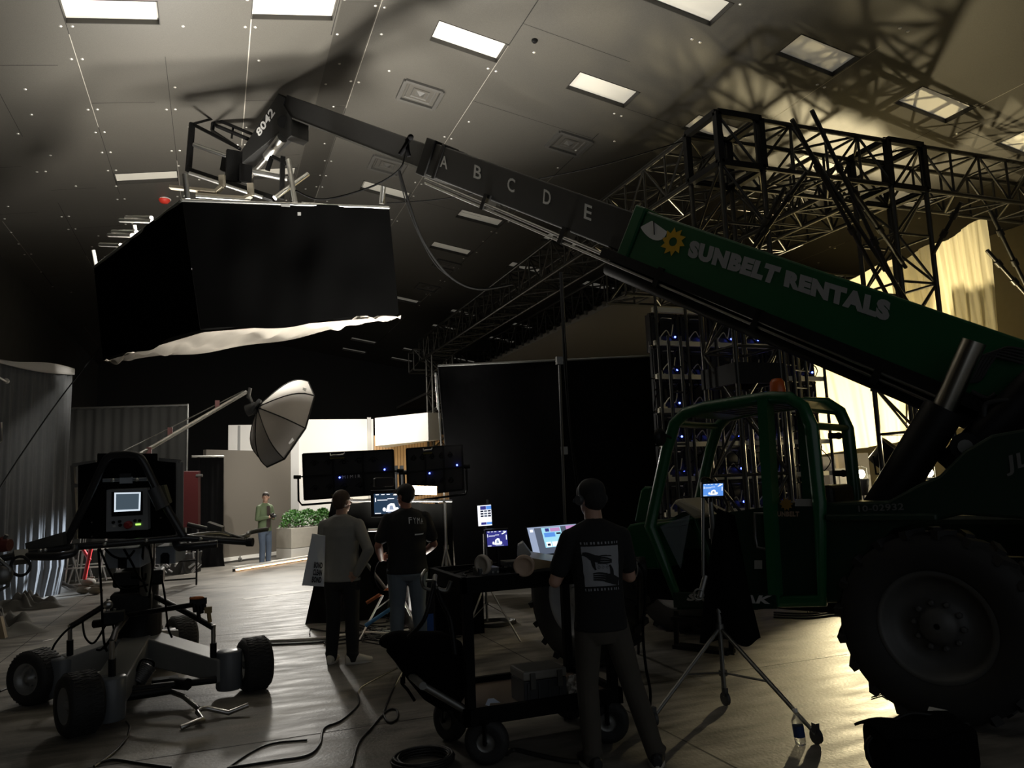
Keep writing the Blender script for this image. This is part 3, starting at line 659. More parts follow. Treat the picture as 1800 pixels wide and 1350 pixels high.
m = MB(); a = at(1139, 553, 12.2); m.para(a - V((0, 0, .6)), (.5, 0, 0), (0, .1, 0), (0, 0, .6)); m.build('cabinet', LB, t); m = MB(); m.tube(at(1143, 600, 12.1), at(1143, 620, 12.1), .03, 8); m.build('clamp', STEEL, t)
# muslin sheets
def cloth_mat(name, col, tr=.5, tcol=None):
    m = bpy.data.materials.new(name); m.use_nodes = True; nt = m.node_tree; nt.nodes.remove(nt.nodes['Principled BSDF']); out = nt.nodes['Material Output']
    d = nt.nodes.new('ShaderNodeBsdfDiffuse'); d.inputs[0].default_value = (*col, 1); t = nt.nodes.new('ShaderNodeBsdfTranslucent'); t.inputs[0].default_value = (*(tcol or col), 1)
    x = nt.nodes.new('ShaderNodeMixShader'); x.inputs[0].default_value = tr; nt.links.new(d.outputs[0], x.inputs[1]); nt.links.new(t.outputs[0], x.inputs[2]); nt.links.new(x.outputs[0], out.inputs[0]); return m
MUS = cloth_mat('muslin_cloth', (.8, .74, .55), .55)
def pleat(tl, tr, brr, bl, k, amp, n, name, label, cat='cloth', matl=MUS, gather=0.0, nu=60, nv=24):
    f = bil(bl, brr, tr, tl); nrm = (V(tr) - V(tl)).cross(V(bl) - V(tl)).normalized()
    def fn(u, v):
        uu = u + gather * v * math.sin(u * PI) * .1
        return f(uu, v) + nrm * (amp * math.sin(u * k + 2.2 * math.sin(v * 2 + n)) * (.4 + .6 * (1 - v)) + amp * .6 * math.sin(u * k * 2.3 + n + v * 3)) - V((0, 0, amp * .8 * math.sin(u * PI * 4) * v))
    m = MB(); m.grid(fn, nu, nv); o = m.build(name, matl, None, V(tl)); return tag(o, label, cat)
pleat(at(1338, 552, 15.6), at(1585, 452, 15.4), at(1592, 775, 15.0), at(1425, 802, 15.4), 26, .05, 1, 'muslin_sheet', 'glowing cream muslin sheet lit from behind, left of the right truss post')
pleat(at(1560, 470, 14.2), at(1732, 384, 14.0), at(1764, 640, 14.0), at(1600, 700, 14.2), 44, .06, 2, 'muslin_sheet', 'tall gathered cream muslin hanging from the truss, right of the right post')
pleat(at(1596, 600, 15.5), at(1820, 600, 15.5), at(1820, 718, 15.5), at(1592, 778, 15.5), 20, .05, 3, 'muslin_sheet', 'low cream muslin behind the lift cylinder, below the boom base')
# work lamps and stacked boards on the right
GLOW = mat('lamp_glow', (1, .9, .6), .4, emit=(1, .9, .62), es=60)
def work_lamp(px, py, d, lab, g):
    p = at(px, py, d); t = thing('work_lamp', lab, 'lamp', (p.x, p.y, 0), g)
    MB().ell(p, (.06, .06, .07)).build('bulb', GLOW, t)
    MB().lathe([(.1, -.08), (.12, -.1), (.07, -.36), (.05, -.36)], p, (0, 0, 1), 18).build('housing', DGREY, t)
    m = MB(); m.tube(p - V((0, 0, .36)), (p.x, p.y, .05), .016, 8)
    for k in range(3): a = 2 * PI * k / 3 + .4; m.tube((p.x, p.y, .5), (p.x + .4 * math.cos(a), p.y + .4 * math.sin(a), .01), .012, 6)
    m.build('stand', DULL, t)
    m = MB(); m.path([p + V((-.13, 0, -.2)), p + V((-.13, 0, .1)), p + V((0, 0, .14)), p + V((.13, 0, .1)), p + V((.13, 0, -.2))], .008, 6); m.build('cage', DULL, t)
work_lamp(1514, 833, 13.1, 'bare glowing work lamp on a stand in front of the pale boards', 'glowing work lamps'); work_lamp(1634, 831, 13.1, 'glowing work lamp right of the thick lift cylinder', 'glowing work lamps')
p = at(1555, 800, 12.6); t = thing('stage_lamp', 'black stage lamp head with yoke, right of the bare bulb', 'lamp', p)
m = MB(); m.lathe([(.04, -.2), (.16, -.2), (.18, .12), (.22, .2), (.2, .2), (.05, .1)], p, (.3, -.5, .6), 18); m.build('housing', BLACK, t)
m = MB(); m.path([p + V((-.25, 0, 0)), p + V((-.22, 0, -.3)), p + V((.22, 0, -.3)), p + V((.25, 0, 0))], .018, 6); m.tube(p + V((0, 0, -.3)), (p.x, p.y, .02), .02, 8); m.build('yoke', BLACK, t)
BOARD = mat('pale_board', (.55, .5, .42), .6, noise=.1)
for (x0, y0, x1, y1, d, lab) in ((1440, 802, 1468, 880, 14.2, 'pale board stack leftmost behind the cab rear'), (1474, 796, 1526, 822, 14.6, 'tall pale crate behind the bare bulb'), (1468, 822, 1512, 832, 13.8, 'pale crate just left of the bare bulb'), (1480, 834, 1530, 880, 13.7, 'broad pale crate right below the bare bulb')):
    a, b = at(x0, y1, d), at(x1, y0, d); a = V((a.x, a.y, .01)); m = MB(); m.para((a.x, a.y, a.z), V((b.x - a.x, b.y - a.y, 0)), (.1, .25, 0), (0, 0, b.z - a.z)); m.para((a.x, a.y - .005, a.z + (b.z - a.z) * .45), V((b.x - a.x, b.y - a.y, 0)), (.01, -.02, 0), (0, 0, .02), 1)
    tag(m.build('pale_crate', [BOARD, DGREY], None, a, bev=.006), lab, 'crate', 'pale crates behind the cab')
# ------------------------------------------------------------------ black skirted overhead box on the forks
SA, SB, SCc = at(320, 352, 11.0), at(684, 365, 11.66), at(165, 470, 14.05)
SD = SCc + (SB - SA); ab, bb, cb = at(352, 583, 11.0), at(701, 554, 11.66), at(181, 634, 14.05); db = cb + (bb - ab) + V((0, 0, 1.2))
t = thing('overhead_softbox', 'large black-skirted overhead light box hung under the forks, white inside', 'overhead light', SA)
def skirt(tl, tr, brr, bl, n):
    f = bil(bl, brr, tr, tl); nr = (V(tr) - V(tl)).cross(V(bl) - V(tl)).normalized(); m = MB()
    m.grid(lambda u, v: f(u, v) + nr * .06 * math.sin(u * PI) * ((1 - v) * math.sin(u * 15 + 3 * math.sin(v * 3 + n)) + .6 * math.sin(u * 5 + v * 7) + .25 * math.sin(u * 31 - v * 4)) + V((0, 0, .04 * math.sin(u * 9 + n) * (1 - v))), 40, 18); return m
CB_ = mat('black_duvetyne', (.0022, .0022, .0022), .95, bump=.3, bscale=5, spec=.01)
skirt(SCc, SA, ab, cb, 0).build('skirt', CB_, t); skirt(SA, SB, bb, ab, 1).build('skirt', CB_, t); skirt(SB, SD, SD - V((0, 0, 1.0)), bb, 2).build('skirt', CB_, t); skirt(SD, SCc, cb + V((0, 0, .3)), SD - V((0, 0, 1.0)), 3).build('skirt', CB_, t)
m = MB(); f = bil(cb - V((0, 0, .02)), bb - V((0, 0, .02)), bb + V((0, 0, .02)), ab.lerp(cb, .35) + V((0, 0, .0)))
low = lambda u: cb.lerp(bb, u) - V((0, 0, .13 * math.sin(u * PI) + .02 * math.sin(u * 21)))
def hem(u):
    return cb.lerp(ab, u / .42) if u < .42 else ab.lerp(bb, (u - .42) / .58)
m.grid(lambda u, v: low(u).lerp(hem(u) + CF * .12 + V((0, 0, .0)), v) + math.sin(v * PI) * V((.03 * math.sin(u * 25 + v * 2), .05 * math.sin(u * 17 + 3 * v) + .05 * math.sin(u * 41 + 9 * v), (.05 * math.sin(u * 33 + v * 6) + .04 * math.sin(u * 57 - 8 * v)) * math.sin(v * PI))), 80, 10)
m.build('white_lining', cloth_mat('bleached_muslin', (.5, .46, .4), .05), t)
m = MB()
for a, b in ((SA, SB), (SA, SCc), (SB, SD), (SCc, SD)): m.tube(a, b, .025, 8)
m.build('frame', ALU, t)
m = MB()
for a, b in (((325, 306, 11.2), (330, 350, 11.2)), ((674, 328, 11.7), (671, 358, 11.7)), ((507, 281, 12.2), (519, 356, 12)), ((541, 306, 12.4), (483, 348, 12))): m.tube(at(*a), at(*b), .04, 10)
m.build_each('support_pipe', ALU, t)
m = MB()
for a, b in (((211, 387, 13.3), (268, 389, 12.3)), ((222, 382, 13.3), (266, 383, 12.4)), ((198, 407, 13.6), (240, 408, 12.7)), ((191, 413, 13.6), (232, 414, 12.8)), ((176, 430, 13.8), (212, 431, 13)), ((164, 440, 14.1), (169, 466, 14.1)), ((236, 396, 12.8), (238, 412, 12.8))): m.tube(at(*a), at(*b), .035, 8)
m.build_each('pipe_end', WHITEP, t)
m = MB(); m.tube(at(530, 357, 11.4), at(597, 362, 11.5), .02, 8); m.tube(at(345, 345, 11.2), at(440, 352, 11.3), .02, 8); m.build_each('top_pipe', ALU, t)
m = MB(); a = at(494, 358, 11.28); m.add([a, at(510, 359, 11.28), at(510, 364, 11.28), at(494, 363, 11.28)], [(3, 2, 1, 0)]); m.add([at(523, 373, 11.28), at(529, 373, 11.28), at(529, 379, 11.28), at(523, 379, 11.28)], [(3, 2, 1, 0)]); m.build_each('tag', mat('cloth_tag', (.35, .35, .34), .8), t)
# cables slung from the boom
def cable(pts, r, lab, name='cable', matl=CABLE, group=None, n=8, cat='cable'):
    m = MB(); m.path(smooth_path(pts, n), r, 6); return tag(m.build(name, matl, None, pts[0]), lab, cat, group)
cable([at(716, 245, 10.5), at(712, 275, 10.5), at(700, 300, 10.5), at(660, 325, 10.8), at(600, 345, 11.3), at(556, 350, 11.6), at(520, 335, 12)], .014, 'black cable from the boom down to the top of the skirted box')
cable([at(702, 300, 10.5), at(720, 360, 10.6), at(745, 425, 10.8), at(790, 485, 11.2), at(840, 508, 11.6), at(900, 500, 12)], .018, 'thick black cable looping from the boom towards the long truss')
cable([at(700, 300, 10.5), at(712, 350, 10.7), at(735, 410, 11), at(770, 470, 11.3), at(820, 505, 11.8)], .009, 'thin black cable hanging beside the thick loop under the boom')
cable([at(680, 357, 11.6), at(790, 348, 10.9), at(930, 318, 10.6), at(1060, 290, 10.4), at(1200, 248, 10.6)], .008, 'thin taut line from the skirted box up to the grid corner')
m = MB(); m.path(smooth_path([at(721, 240, 10.35), at(712, 258, 10.3), at(703, 272, 10.3)], 4), .035, 6); m.path(smooth_path([at(716, 245, 10.35), at(716, 262, 10.3), at(719, 275, 10.3)], 4), .03, 6); m.ell(at(722, 241, 10.3), (.04,) * 3)
tag(m.build('strap', CLOTHB, None, at(716, 255, 10.3)), 'knotted black strap hanging on the boom beside the letter A section', 'strap')
cable([at(985, 478, 11.6), at(989, 560, 11.6), at(993, 640, 11.6), at(1003, 760, 11.6), at(1016, 868, 11.6)], .02, 'thick hanging cable in front of the black flags, left strand', group='hanging cables before the black flags')
cable([at(988, 478, 11.5), at(994, 600, 11.5), at(1000, 700, 11.5), at(1007, 780, 11.5), at(1020, 866, 11.5)], .012, 'thin hanging cable in front of the black flags, right strand', group='hanging cables before the black flags')
# ------------------------------------------------------------------ drapes on the left
DR = mat('grey_drape', (.12, .125, .13), .9, noise=.15, nscale=5, bump=.2, bscale=20); DR2 = mat('dark_grey_drape', (.03, .03, .028), .92, noise=.2, nscale=4)
def drape(a, b, z0, z1, amp, k, name, label, matl, foot=.25):
    a, b = V(a), V(b); d = b - a; nr = V((d.y, -d.x, 0)).normalized(); m = MB()
    m.grid(lambda u, v: a + d * u + nr * (amp * (1.2 - v * .7) * math.sin(u * k + math.sin(v * 4) * .8) + amp * .4 * math.sin(u * k * 2.7 + 1) + foot * max(0, .12 - v) * 4 * math.sin(u * 7 + 1)) + V((0, 0, z0 + (z1 - z0) * v)), 300, 24)
    t = thing(name, label, 'drape', a); m.build('cloth', matl, t)
    p = MB(); p.tube(a + V((0, 0, z1 + .02)), b + V((0, 0, z1 + .02)), .03, 8); return t, p
ca = V((-2.64, 17.05, 0)); cn = V((-4.6, 14.2, 0))
t, p = drape(ca, cn, .0, 4.22, .032, 88, 'stage_drape', 'tall grey drape along the left edge, lower part lit blue-white', DR); p.build('pipe', ALU, t)
m = MB(); m.grid(lambda u, v: ca.lerp(cn, u) + V((.02, -.03, 4.2 + .12 * v * (1 + .6 * math.sin(u * 9)) - .05 * math.sin(u * PI * 2))), 30, 3); m.build('folded_top', cloth_mat('white_fold', (.75, .73, .7), .2), t, solid=.03)
t, p = drape((-3.2, 20.2, 0), (-.62, 19.45, 0), .0, 3.85, .03, 30, 'stage_drape', 'dark grey drape hung on a level pale pipe behind the camera crane', DR2); p.build('pipe', ALU, t)
m = MB()
for x in (-3.2, -.62): y = 20.2 - (x + 3.2) * .29; m.tube((x, y, 0), (x, y, 3.9), .02, 8)
m.build_each('upright', DULL, t)
t, p = drape((-.55, 20.6, 0), (.2, 20.9, 0), .0, 2.7, .03, 12, 'stage_drape', 'narrow black drape between the dark grey drape and the grey flat', CLOTHB); p.build('pipe', ALU, t)
cable([at(-30, 905, 9), at(40, 795, 11), at(110, 695, 13), at(185, 600, 16)], .012, 'taut black line rising in front of the left drape', name='rope', cat='rope')
m = MB(); m.tube(at(-20, 655, 12.5), at(12, 671, 13), .025, 8); m.ell(at(11, 670, 13), (.05,) * 3); tag(m.build('pipe_end', ALU, None, at(0, 662, 12.5)), 'short bright pipe end poking in at the left edge', 'pipe')
m = MB(); m.path([at(2, 742, 8), at(3, 775, 8), at(-6, 780, 8)], .012, 6); tag(m.build('hook', STEEL, None, at(2, 742, 8)), 'thin bright hook at the left edge beside the drape', 'hook')
# heap of spare cloth on the floor
random.seed(11)
def heap(m, cx, cy, rx, ry, h, n=64):
    ph = [random.uniform(0, 6) for _ in range(8)]
    def fn(u, v):
        r = v; a = u * 2 * PI; w = 1 + .2 * math.sin(3 * a + ph[0]) + .12 * math.sin(7 * a + ph[1])
        z = h * (1 - r ** 2) * (.7 + .3 * math.sin(5 * a + ph[2] + 6 * r) + .25 * math.sin(11 * r + ph[3] + 3 * a) + .2 * math.sin(8 * a - 13 * r + ph[4]))
        return V((cx + rx * r * w * math.cos(a), cy + ry * r * w * math.sin(a), max(.004, z)))
    m.grid(fn, n, 16)
HEAPM = mat('crumpled_cloth', (.1, .095, .085), .9, noise=.2)
for px, py, rx, ry, h, lab in ((20, 1112, .5, .6, .26, 'heap of crumpled grey cloth nearest the left edge at the drape foot'), (62, 1068, .6, .36, .22, 'crumpled grey cloth in the middle of the drape foot'), (112, 1040, .5, .26, .15, 'low crumpled cloth at the lit end of the drape foot')):
    g = onz(px, py); m = MB(); heap(m, g.x - .15, g.y, rx, ry, h); tag(m.build('cloth_heap', HEAPM, None, g), lab, 'cloth')
# ------------------------------------------------------------------ tall grey flat on casters, its edge and red case
a, b = V((-.22, 21.2, .0)), V((2.02, 23.0, .0)); t = thing('scenic_flat', 'tall grey-brown flat on casters behind the man in the green jacket', 'flat', a)
d = (b - a); nr = V((d.y, -d.x, 0)).normalized()
m = MB(); m.para(a + V((0, 0, .14)), d, nr * -.12, V((0, 0, 2.78)))
m.build('panel', mat('flat_grey_brown', (.13, .115, .095), .7), t)
m = MB(); m.beam(a + nr * .02 + V((0, 0, .1)), b + nr * .02 + V((0, 0, .1)), .06, .09); m.build('base_rail', WHITEP, t)
for k in (.06, .35, .62, .94):
    m = MB(); c = a + d * k + nr * .1 + V((0, 0, .06)); m.tube(c - d.normalized() * .02, c + d.normalized() * .02, .058, 14); m.beam(c + V((0, 0, .0)), c + V((0, 0, .1)), .06, .03); m.build('caster', DULL, t)
p = at(339, 872, 15.5); t = thing('red_flat', 'tall dark red flat on a stand, right of the black crane box', 'panel', (p.x, p.y, 0))
m = MB(); w = CR * .3; m.para(at(322, 927, 15.5), w, CF * .12, at(322, 829, 15.5) - at(322, 927, 15.5)); m.build('panel', mat('dark_red', (.07, .008, .008), .6), t)
m = MB(); m.tube(at(349, 829, 15.6), at(347, 990, 15.6), .02, 8); m.tube(at(345, 836, 15.5), at(356, 836, 15.5), .03, 8); m.build('stand', DULL, t)
# octagonal soft box on its boom arm
hub = at(452, 716, 13.0); tips = [at(542, 671, 13.2), at(553, 696, 12.6), at(537, 753, 12.15), at(500, 807, 12.2), at(470, 821, 12.7), at(452, 800, 13.5), at(478, 742, 14.1), at(515, 695, 13.9)]
t = thing('octagonal_softbox', 'grey octagonal soft box tilted on the end of a boom arm', 'softbox', hub)
OC = mat('softbox_cloth', (.36, .34, .31), .55, bump=.15, bscale=9); m = MB(); cen = sum(tips, V((0, 0, 0))) / 8; axis = (cen - hub)
for i in range(8):
    p, qn = tips[i], tips[(i + 1) % 8]
    def fn(u, v):
        e = p.lerp(qn, u); bow = math.sin(v * PI) * .22; out = (e - cen).normalized()
        return hub.lerp(e, v) + out * bow * (1 - .25 * math.sin(u * PI)) - (e - cen) * 0
    mm = MB(); mm.grid(fn, 8, 10); mm.build('panel', OC, t)
    m.path([hub.lerp(p, k / 8) + (p - cen).normalized() * (math.sin(k / 8 * PI) * .225) for k in range(9)], .01, 6)
m.path(tips, .014, 6, closed=True); m.build('rib', BLACK, t)
m = MB(); m.add(tips + [cen - axis * .05], [(i, (i + 1) % 8, 8) for i in range(8)]); m.build('front_diffuser', cloth_mat('diffuser_cloth', (.8, .78, .74), .5), t)
m = MB(); m.add([at(533, 681, 12.66), at(539, 683, 12.66), at(537, 688, 12.66), at(532, 685, 12.66)], [(0, 1, 2, 3)]); m.add([at(514, 769, 11.95), at(517, 774, 11.95), at(509, 781, 11.95), at(507, 779, 11.95)], [(0, 1, 2, 3)]); m.build_each('logo_patch', WHITEP, t)
m = MB(); m.tube(hub, at(434, 722, 13.0), .1, 14); m.lathe([(.14, 0), (.14, .05)], hub, hub - cen, 18); m.build('lamp_head', DGREY, t)
t = thing('boom_stand', 'pale boom arm stand with pink clips holding the octagonal soft box', 'boom stand', onz(232, 985))
mast = onz(232, 985); top = at(240, 808, 11.3); top = V((mast.x, mast.y, top.z))
m = MB(); m.tube(at(205, 822, 11.1), at(433, 689, 13), .032, 10); m.build('arm', ALU, t)
m = MB(); m.tube(mast, top, .03, 10)
for k in range(3): a = 2 * PI * k / 3; m.tube(mast + V((0, 0, .7)), mast + V((.7 * math.cos(a), .7 * math.sin(a), .03)), .018, 8)
m.build('mast', DULL, t)
m = MB(); m.path([at(205, 799, 11.2), at(300, 752, 11.9), at(428, 687, 12.98)], .01, 5); m.tube(at(440, 682, 13), at(436, 700, 13), .03, 8); m.tube(at(437, 694, 13), at(446, 716, 13), .03, 8); m.build('bracket', DULL, t)
m = MB()
for x, y, d in ((299, 759, 11.85), (382, 711, 12.55), (262, 794, 11.5)): m.box(at(x, y, d), (.07, .05, .13))
m.build_each('clip', mat('pink_clip', (.6, .3, .3), .6), t)
# clutter at the foot of the drapes
random.seed(5)
t = thing('stand_cart', 'white wire cart crowded with chrome stands at the foot of the grey drape', 'cart', onz(152, 1030))
g = onz(152, 1030); m = MB()
for k in range(16):
    x = g.x + random.uniform(-.5, .6); y = g.y + random.uniform(-.3, .5); m.tube((x, y, .05), (x + random.uniform(-.2, .2), y + random.uniform(-.1, .1), random.uniform(.5, 1.15)), random.uniform(.012, .03), 7)
m.build_each('stand_leg', mat('white_chrome', (.7, .7, .7), .25, .7), t)
m = MB()
for z in (.08, .4, .75): m.path([(g.x - .6, g.y - .35, z), (g.x + .65, g.y - .35, z), (g.x + .65, g.y + .5, z), (g.x - .6, g.y + .5, z)], .018, 6, True)
m.build('frame', WHITEP, t)
m = MB(); m.tube(at(160, 963, 14.4), at(148, 1018, 14.4), .035, 8); m.tube(at(146, 966, 14.5), at(158, 985, 14.4), .03, 8); tag(m.build('red_stand_leg', mat('red_enamel', (.55, .03, .03), .4), None, at(150, 1015, 14.4)), 'bright red tube leaning in the crowded stand cart', 'stand leg')
SBAG = mat('tan_sandbag', (.16, .13, .09), .9, noise=.2, bump=.2)
for px, py, lab in ((147, 1044, 'lowest tan sandbag lying left of the crane column'), (155, 1043, 'upper tan sandbag lying on the lower ones'), (168, 1045, 'right tan sandbag beside the crane column')):
    g = onz(px, py); m = MB(); z = .076 if 'upper' not in lab else .21; m.ell((g.x, g.y, z), (.13, .09, .075)); m.tube((g.x - .1, g.y, z + .08), (g.x + .1, g.y, z + .08), .015, 6); tag(m.build('sandbag', SBAG, None, g), lab, 'sandbag', 'tan sandbags by the stand cart')
t = thing('equipment_cart', 'cart of chrome clamps and rods behind the right side of the crane', 'cart', onz(296, 1034)); g = onz(296, 1034); m = MB(); random.seed(8)
for k in range(34):
    x = g.x + random.uniform(-.35, .45); y = g.y + random.uniform(-.2, .4); z = random.uniform(.15, .75); m.tube((x, y, z), (x + random.uniform(-.15, .15), y, z + random.uniform(.05, .25)), random.uniform(.01, .03), 6)
m.build_each('clamp', mat('white_chrome', (.7, .7, .7), .25, .7), t)
m = MB()
for sx in (-.4, .5): m.tube((g.x + sx, g.y, .02), (g.x + sx, g.y, .85), .02, 6)
for z in (.15, .5, .8): m.tube((g.x - .4, g.y, z), (g.x + .5, g.y, z), .018, 6)
m.build('frame', BLACK, t)
f = bil(at(318, 1010, 15.4), at(352, 1005, 15.8), at(356, 968, 15.9), at(322, 974, 15.5)); m = MB(); m.grid(lambda u, v: f(u, v) + CF * .03 * math.sin(u * 14 + v * 5), 20, 10); tag(m.build('black_wrap', mat('shiny_black_wrap', (.03, .03, .03), .3), None, at(318, 1010, 15.4), solid=.02), 'crumpled black foil sheet standing before the grey flat', 'foil sheet')
g = onz(400, 1000)
# ------------------------------------------------------------------ camera crane base in the left foreground
CC = V((-.56, 7.95, 0)); t = thing('camera_crane', 'four-wheeled camera crane base with black control box in the left foreground', 'camera crane', CC)
TUBE = mat('black_tube', (.022, .022, .023), .3)
LG = mat('light_grey_enamel', (.33, .32, .295), .42, noise=.12); BG = mat('blue_grey_metal', (.3, .33, .36), .45, noise=.15); ARM = mat('crane_arm_grey', (.2, .2, .19), .45, noise=.1)
def cwheel(g, ang, lab=None):
    c = V((g.x, g.y, .225)); ax = V((math.cos(math.radians(ang)), math.sin(math.radians(ang)), 0))
    w = MB(); r = .225; h = .12
    w.lathe([(.13, -h * .9), (.15, -h), (.2, -h), (r, -h * .75), (r, h * .75), (.2, h), (.15, h), (.13, h * .9)], c, ax, 40, caps=False)
    x = ax.orthogonal().normalized(); y = ax.cross(x)
    for i in range(40):
        a = 2 * PI * i / 40; dd = x * math.cos(a) + y * math.sin(a); tg = ax.cross(dd)
        w.beam(c + dd * (r + .002) - ax * h * .75 - tg * .02, c + dd * (r + .002) + ax * h * .75 + tg * .02, .012, .006, up=dd); w.beam(c + dd * (r + .002) - ax * h * .75 + tg * .02, c + dd * (r + .002) + ax * h * .75 - tg * .02, .012, .006, up=dd)
    tb = w.build('wheel', RUBBER, t)
    m = MB()
    for s in (-1, 1):
        o = ax * s; m.lathe([(.135, h * .9), (.125, h * .95), (.11, h * .5), (.08, h * .35), (.06, h * .6), (.035, h * .62), (.03, h * .85), (.002, h * .87)], c, o, 28, caps=False)
        for i in range(5): a = 2 * PI * i / 5; m.lathe([(.01, h * .45), (.01, h * .62)], c + (x * math.cos(a) + y * math.sin(a)) * .062, o, 6)
    m.build('rim', mat('silver_rim', (.3, .3, .29), .4, .5), tb)
gFL, gFR, gR, gB = onz(62, 1236), onz(138, 1291), onz(447, 1212), onz(318, 1158)
cwheel(gFL, 233); cwheel(gFR, 206); cwheel(gR, 12); cwheel(gB, 20)
hub = at(243, 1130, 7.15)
pFR, pR, pFL, pB = at(195, 1195, 5.95), at(403, 1168, 6.75), at(112, 1165, 6.75), at(290, 1110, 8.0)
m = MB()
for p, z0, z1 in ((pFR, .49, .33), (pR, .49, .32), (pFL, .5, .38), (pB, .49, .36)):
    a = V((hub.x, hub.y, z0 - .1)); b = V((p.x, p.y, z1 - .08)); dd = (b - a); s = V((dd.y, -dd.x, 0)).normalized()
    m.prism([a - s * .13 + V((0, 0, .12)), a - s * .13 - V((0, 0, .13)), b - s * .1 - V((0, 0, .11)), b - s * .1 + V((0, 0, .08))], s * .24)
m.build_each('cross_arm', ARM, t, bev=.012)
for p in (pFR, pR, pFL, pB):
    m = MB(); m.lathe([(.1, .05), (.11, .07), (.11, .36), (.1, .375), (.02, .375)], (p.x, p.y, 0), (0, 0, 1), 28); m.build('steering_post', mat('post_grey', (.12, .13, .14), .4), t)
colx, coly = hub.x, hub.y
m = MB(); m.lathe([(.2, .24), (.2, .72), (.165, .74), (.165, 1.0), (.18, 1.0), (.18, 1.06), (.13, 1.08), (.13, 1.32)], (colx, coly, 0), (0, 0, 1), 32); m.build('column', BLACK, t)
m = MB(); m.box((colx, coly, 1.0), (.42, .34, .14)); m.box((colx - .05, coly - .1, .78), (.34, .3, .2)); m.build('column_collar', BLACK, t, bev=.02)
def post(px, ptop, ymid, pbot, d):
    mm = MB(); mm.tube(at(px, ymid, d), at(px, pbot, d), .028, 12); mm.build('post_sleeve', BLACK, t); mm = MB(); mm.tube(at(px, ptop, d), at(px, ymid, d), .019, 10); mm.build('post', STEEL, t)
post(123, 1098, 1125, 1152, 6.75); post(197, 1126, 1158, 1192, 5.95); post(375, 1098, 1130, 1158, 6.7); post(281, 1074, 1100, 1118, 8.0)
for a in (((207, 1050, 7.0), (140, 1092, 6.8), (123, 1102, 6.75)), ((275, 1050, 7.0), (335, 1080, 6.75), (376, 1104, 6.7)), ((222, 1085, 6.7), (203, 1110, 6.2), (197, 1130, 5.95)), ((272, 1052, 7.3), (279, 1068, 7.8), (281, 1078, 8))):
    mm = MB(); mm.path([at(*p) for p in a], .026, 8); mm.build('brace_tube', BLACK, t)
m = MB(); m.tube(at(222, 1082, 6.7), at(358, 1060, 6.5), .022, 8); m.build('tool_bar', BLACK, t)
for k, (x, y, l) in enumerate(((340, 1052, 24), (347, 1054, 36), (352, 1056, 22), (357, 1054, 18), (366, 1070, 24))):
    mm = MB(); mm.tube(at(x, y, 6.5), at(x + 3, y + l, 6.5), .017, 6); mm.box(at(x, y + 2, 6.5), (.06, .04, .05)); mm.build('clamp', BLACK if k != 4 else mat('tan_strap', (.3, .22, .1), .8), t)
m = MB(); m.ell(at(346, 1051, 6.45), (.06, .018, .014)); m.build('orange_grip', mat('orange_grip', (.5, .14, .03), .6), t)
mm = MB()
for a in ([(300, 1216, 6.4), (322, 1224, 6.3), (352, 1248, 6.0)], [(352, 1246, 6.0), (365, 1245, 6.05), (402, 1253, 6.05), (437, 1239, 6.1)], [(354, 1246, 6.0), (347, 1252, 5.95), (357, 1264, 5.85), (318, 1279, 5.75)]): mm.path([at(*p) for p in a], .02, 10)
mm.build('steering_handle', STEEL, t)
mm = MB(); mm.tube(at(205, 1215, 6.2), at(380, 1195, 6.6), .03, 8); mm.tube(at(215, 1225, 6.2), at(300, 1212, 6.4), .04, 8); mm.box(at(290, 1200, 6.5), (.2, .12, .08)); mm.tube(at(300, 1200, 6.5), at(330, 1203, 6.4), .05, 8); mm.build_each('steering_rod', BLACK, t)
mm = MB(); a, b = at(240, 1200, 6.4), at(262, 1170, 6.5); dd = b - a; x = dd.orthogonal().normalized(); y = dd.normalized().cross(x)
mm.path([a + dd * (k / 120) + (x * math.cos(k * .55) + y * math.sin(k * .55)) * .055 for k in range(121)], .012, 6); mm.build('spring', mat('spring_grey', (.12, .12, .12), .4, .6), t)
# black battery box with stepped top
D = 6.15
def fp(px, py, d=D): return at(px, py, d)
box = [(137, 947), (137, 818), (171, 812), (171, 797), (277, 797), (277, 810), (309, 813), (309, 947)]
m = MB(); m.prism([fp(x, y) for x, y in box], (fp(222, 870) - CO).normalized() * .32); m.build('battery_box', MATTE, t, bev=.006)
m = MB()
for a, b in (((135, 947), (128, 818)), ((312, 945), (314, 810)), ((280, 808), (317, 811)), ((128, 818), (170, 812)), ((128, 853), (165, 855)), ((285, 847), (312, 846))): m.beam(fp(*a, 6.5), fp(*b, 6.5), .03, .03)
m.beam(fp(312, 945, 6.6), fp(313, 812, 6.6), .09, .03); m.build_each('box_frame', mat('grey_angle', (.28, .27, .25), .5, .4), t)
m = MB()
for x, y in ((162, 918), (162, 943), (283, 910), (152, 870), (290, 870)): m.lathe([(.008, 0), (.006, -.01)], fp(x, y, D - .002), CF, 8)
m.build_each('bolt', STEEL, t)
CP = D - .06
m = MB(); m.prism([fp(x, y, CP) for x, y in ((186, 935), (187, 861), (259, 858), (260, 931))], CF * .05); panel = m.build('control_panel', mat('panel_grey', (.27, .28, .29), .5), t, bev=.004)
m = MB(); m.prism([fp(x, y, CP - .01) for x, y in ((196, 908), (196, 865), (250, 864), (250, 905))], CF * .02); m.build('screen_bezel', MATTE, panel)
m = MB(); m.add([fp(x, y, CP - .014) for x, y in ((200.5, 900), (201, 866), (247.5, 865), (246.5, 897.5))], [(3, 2, 1, 0)]); m.build('screen_border', mat('screen_white', (.7, .75, .8), .4, emit=(.8, .9, 1), es=.75), panel)
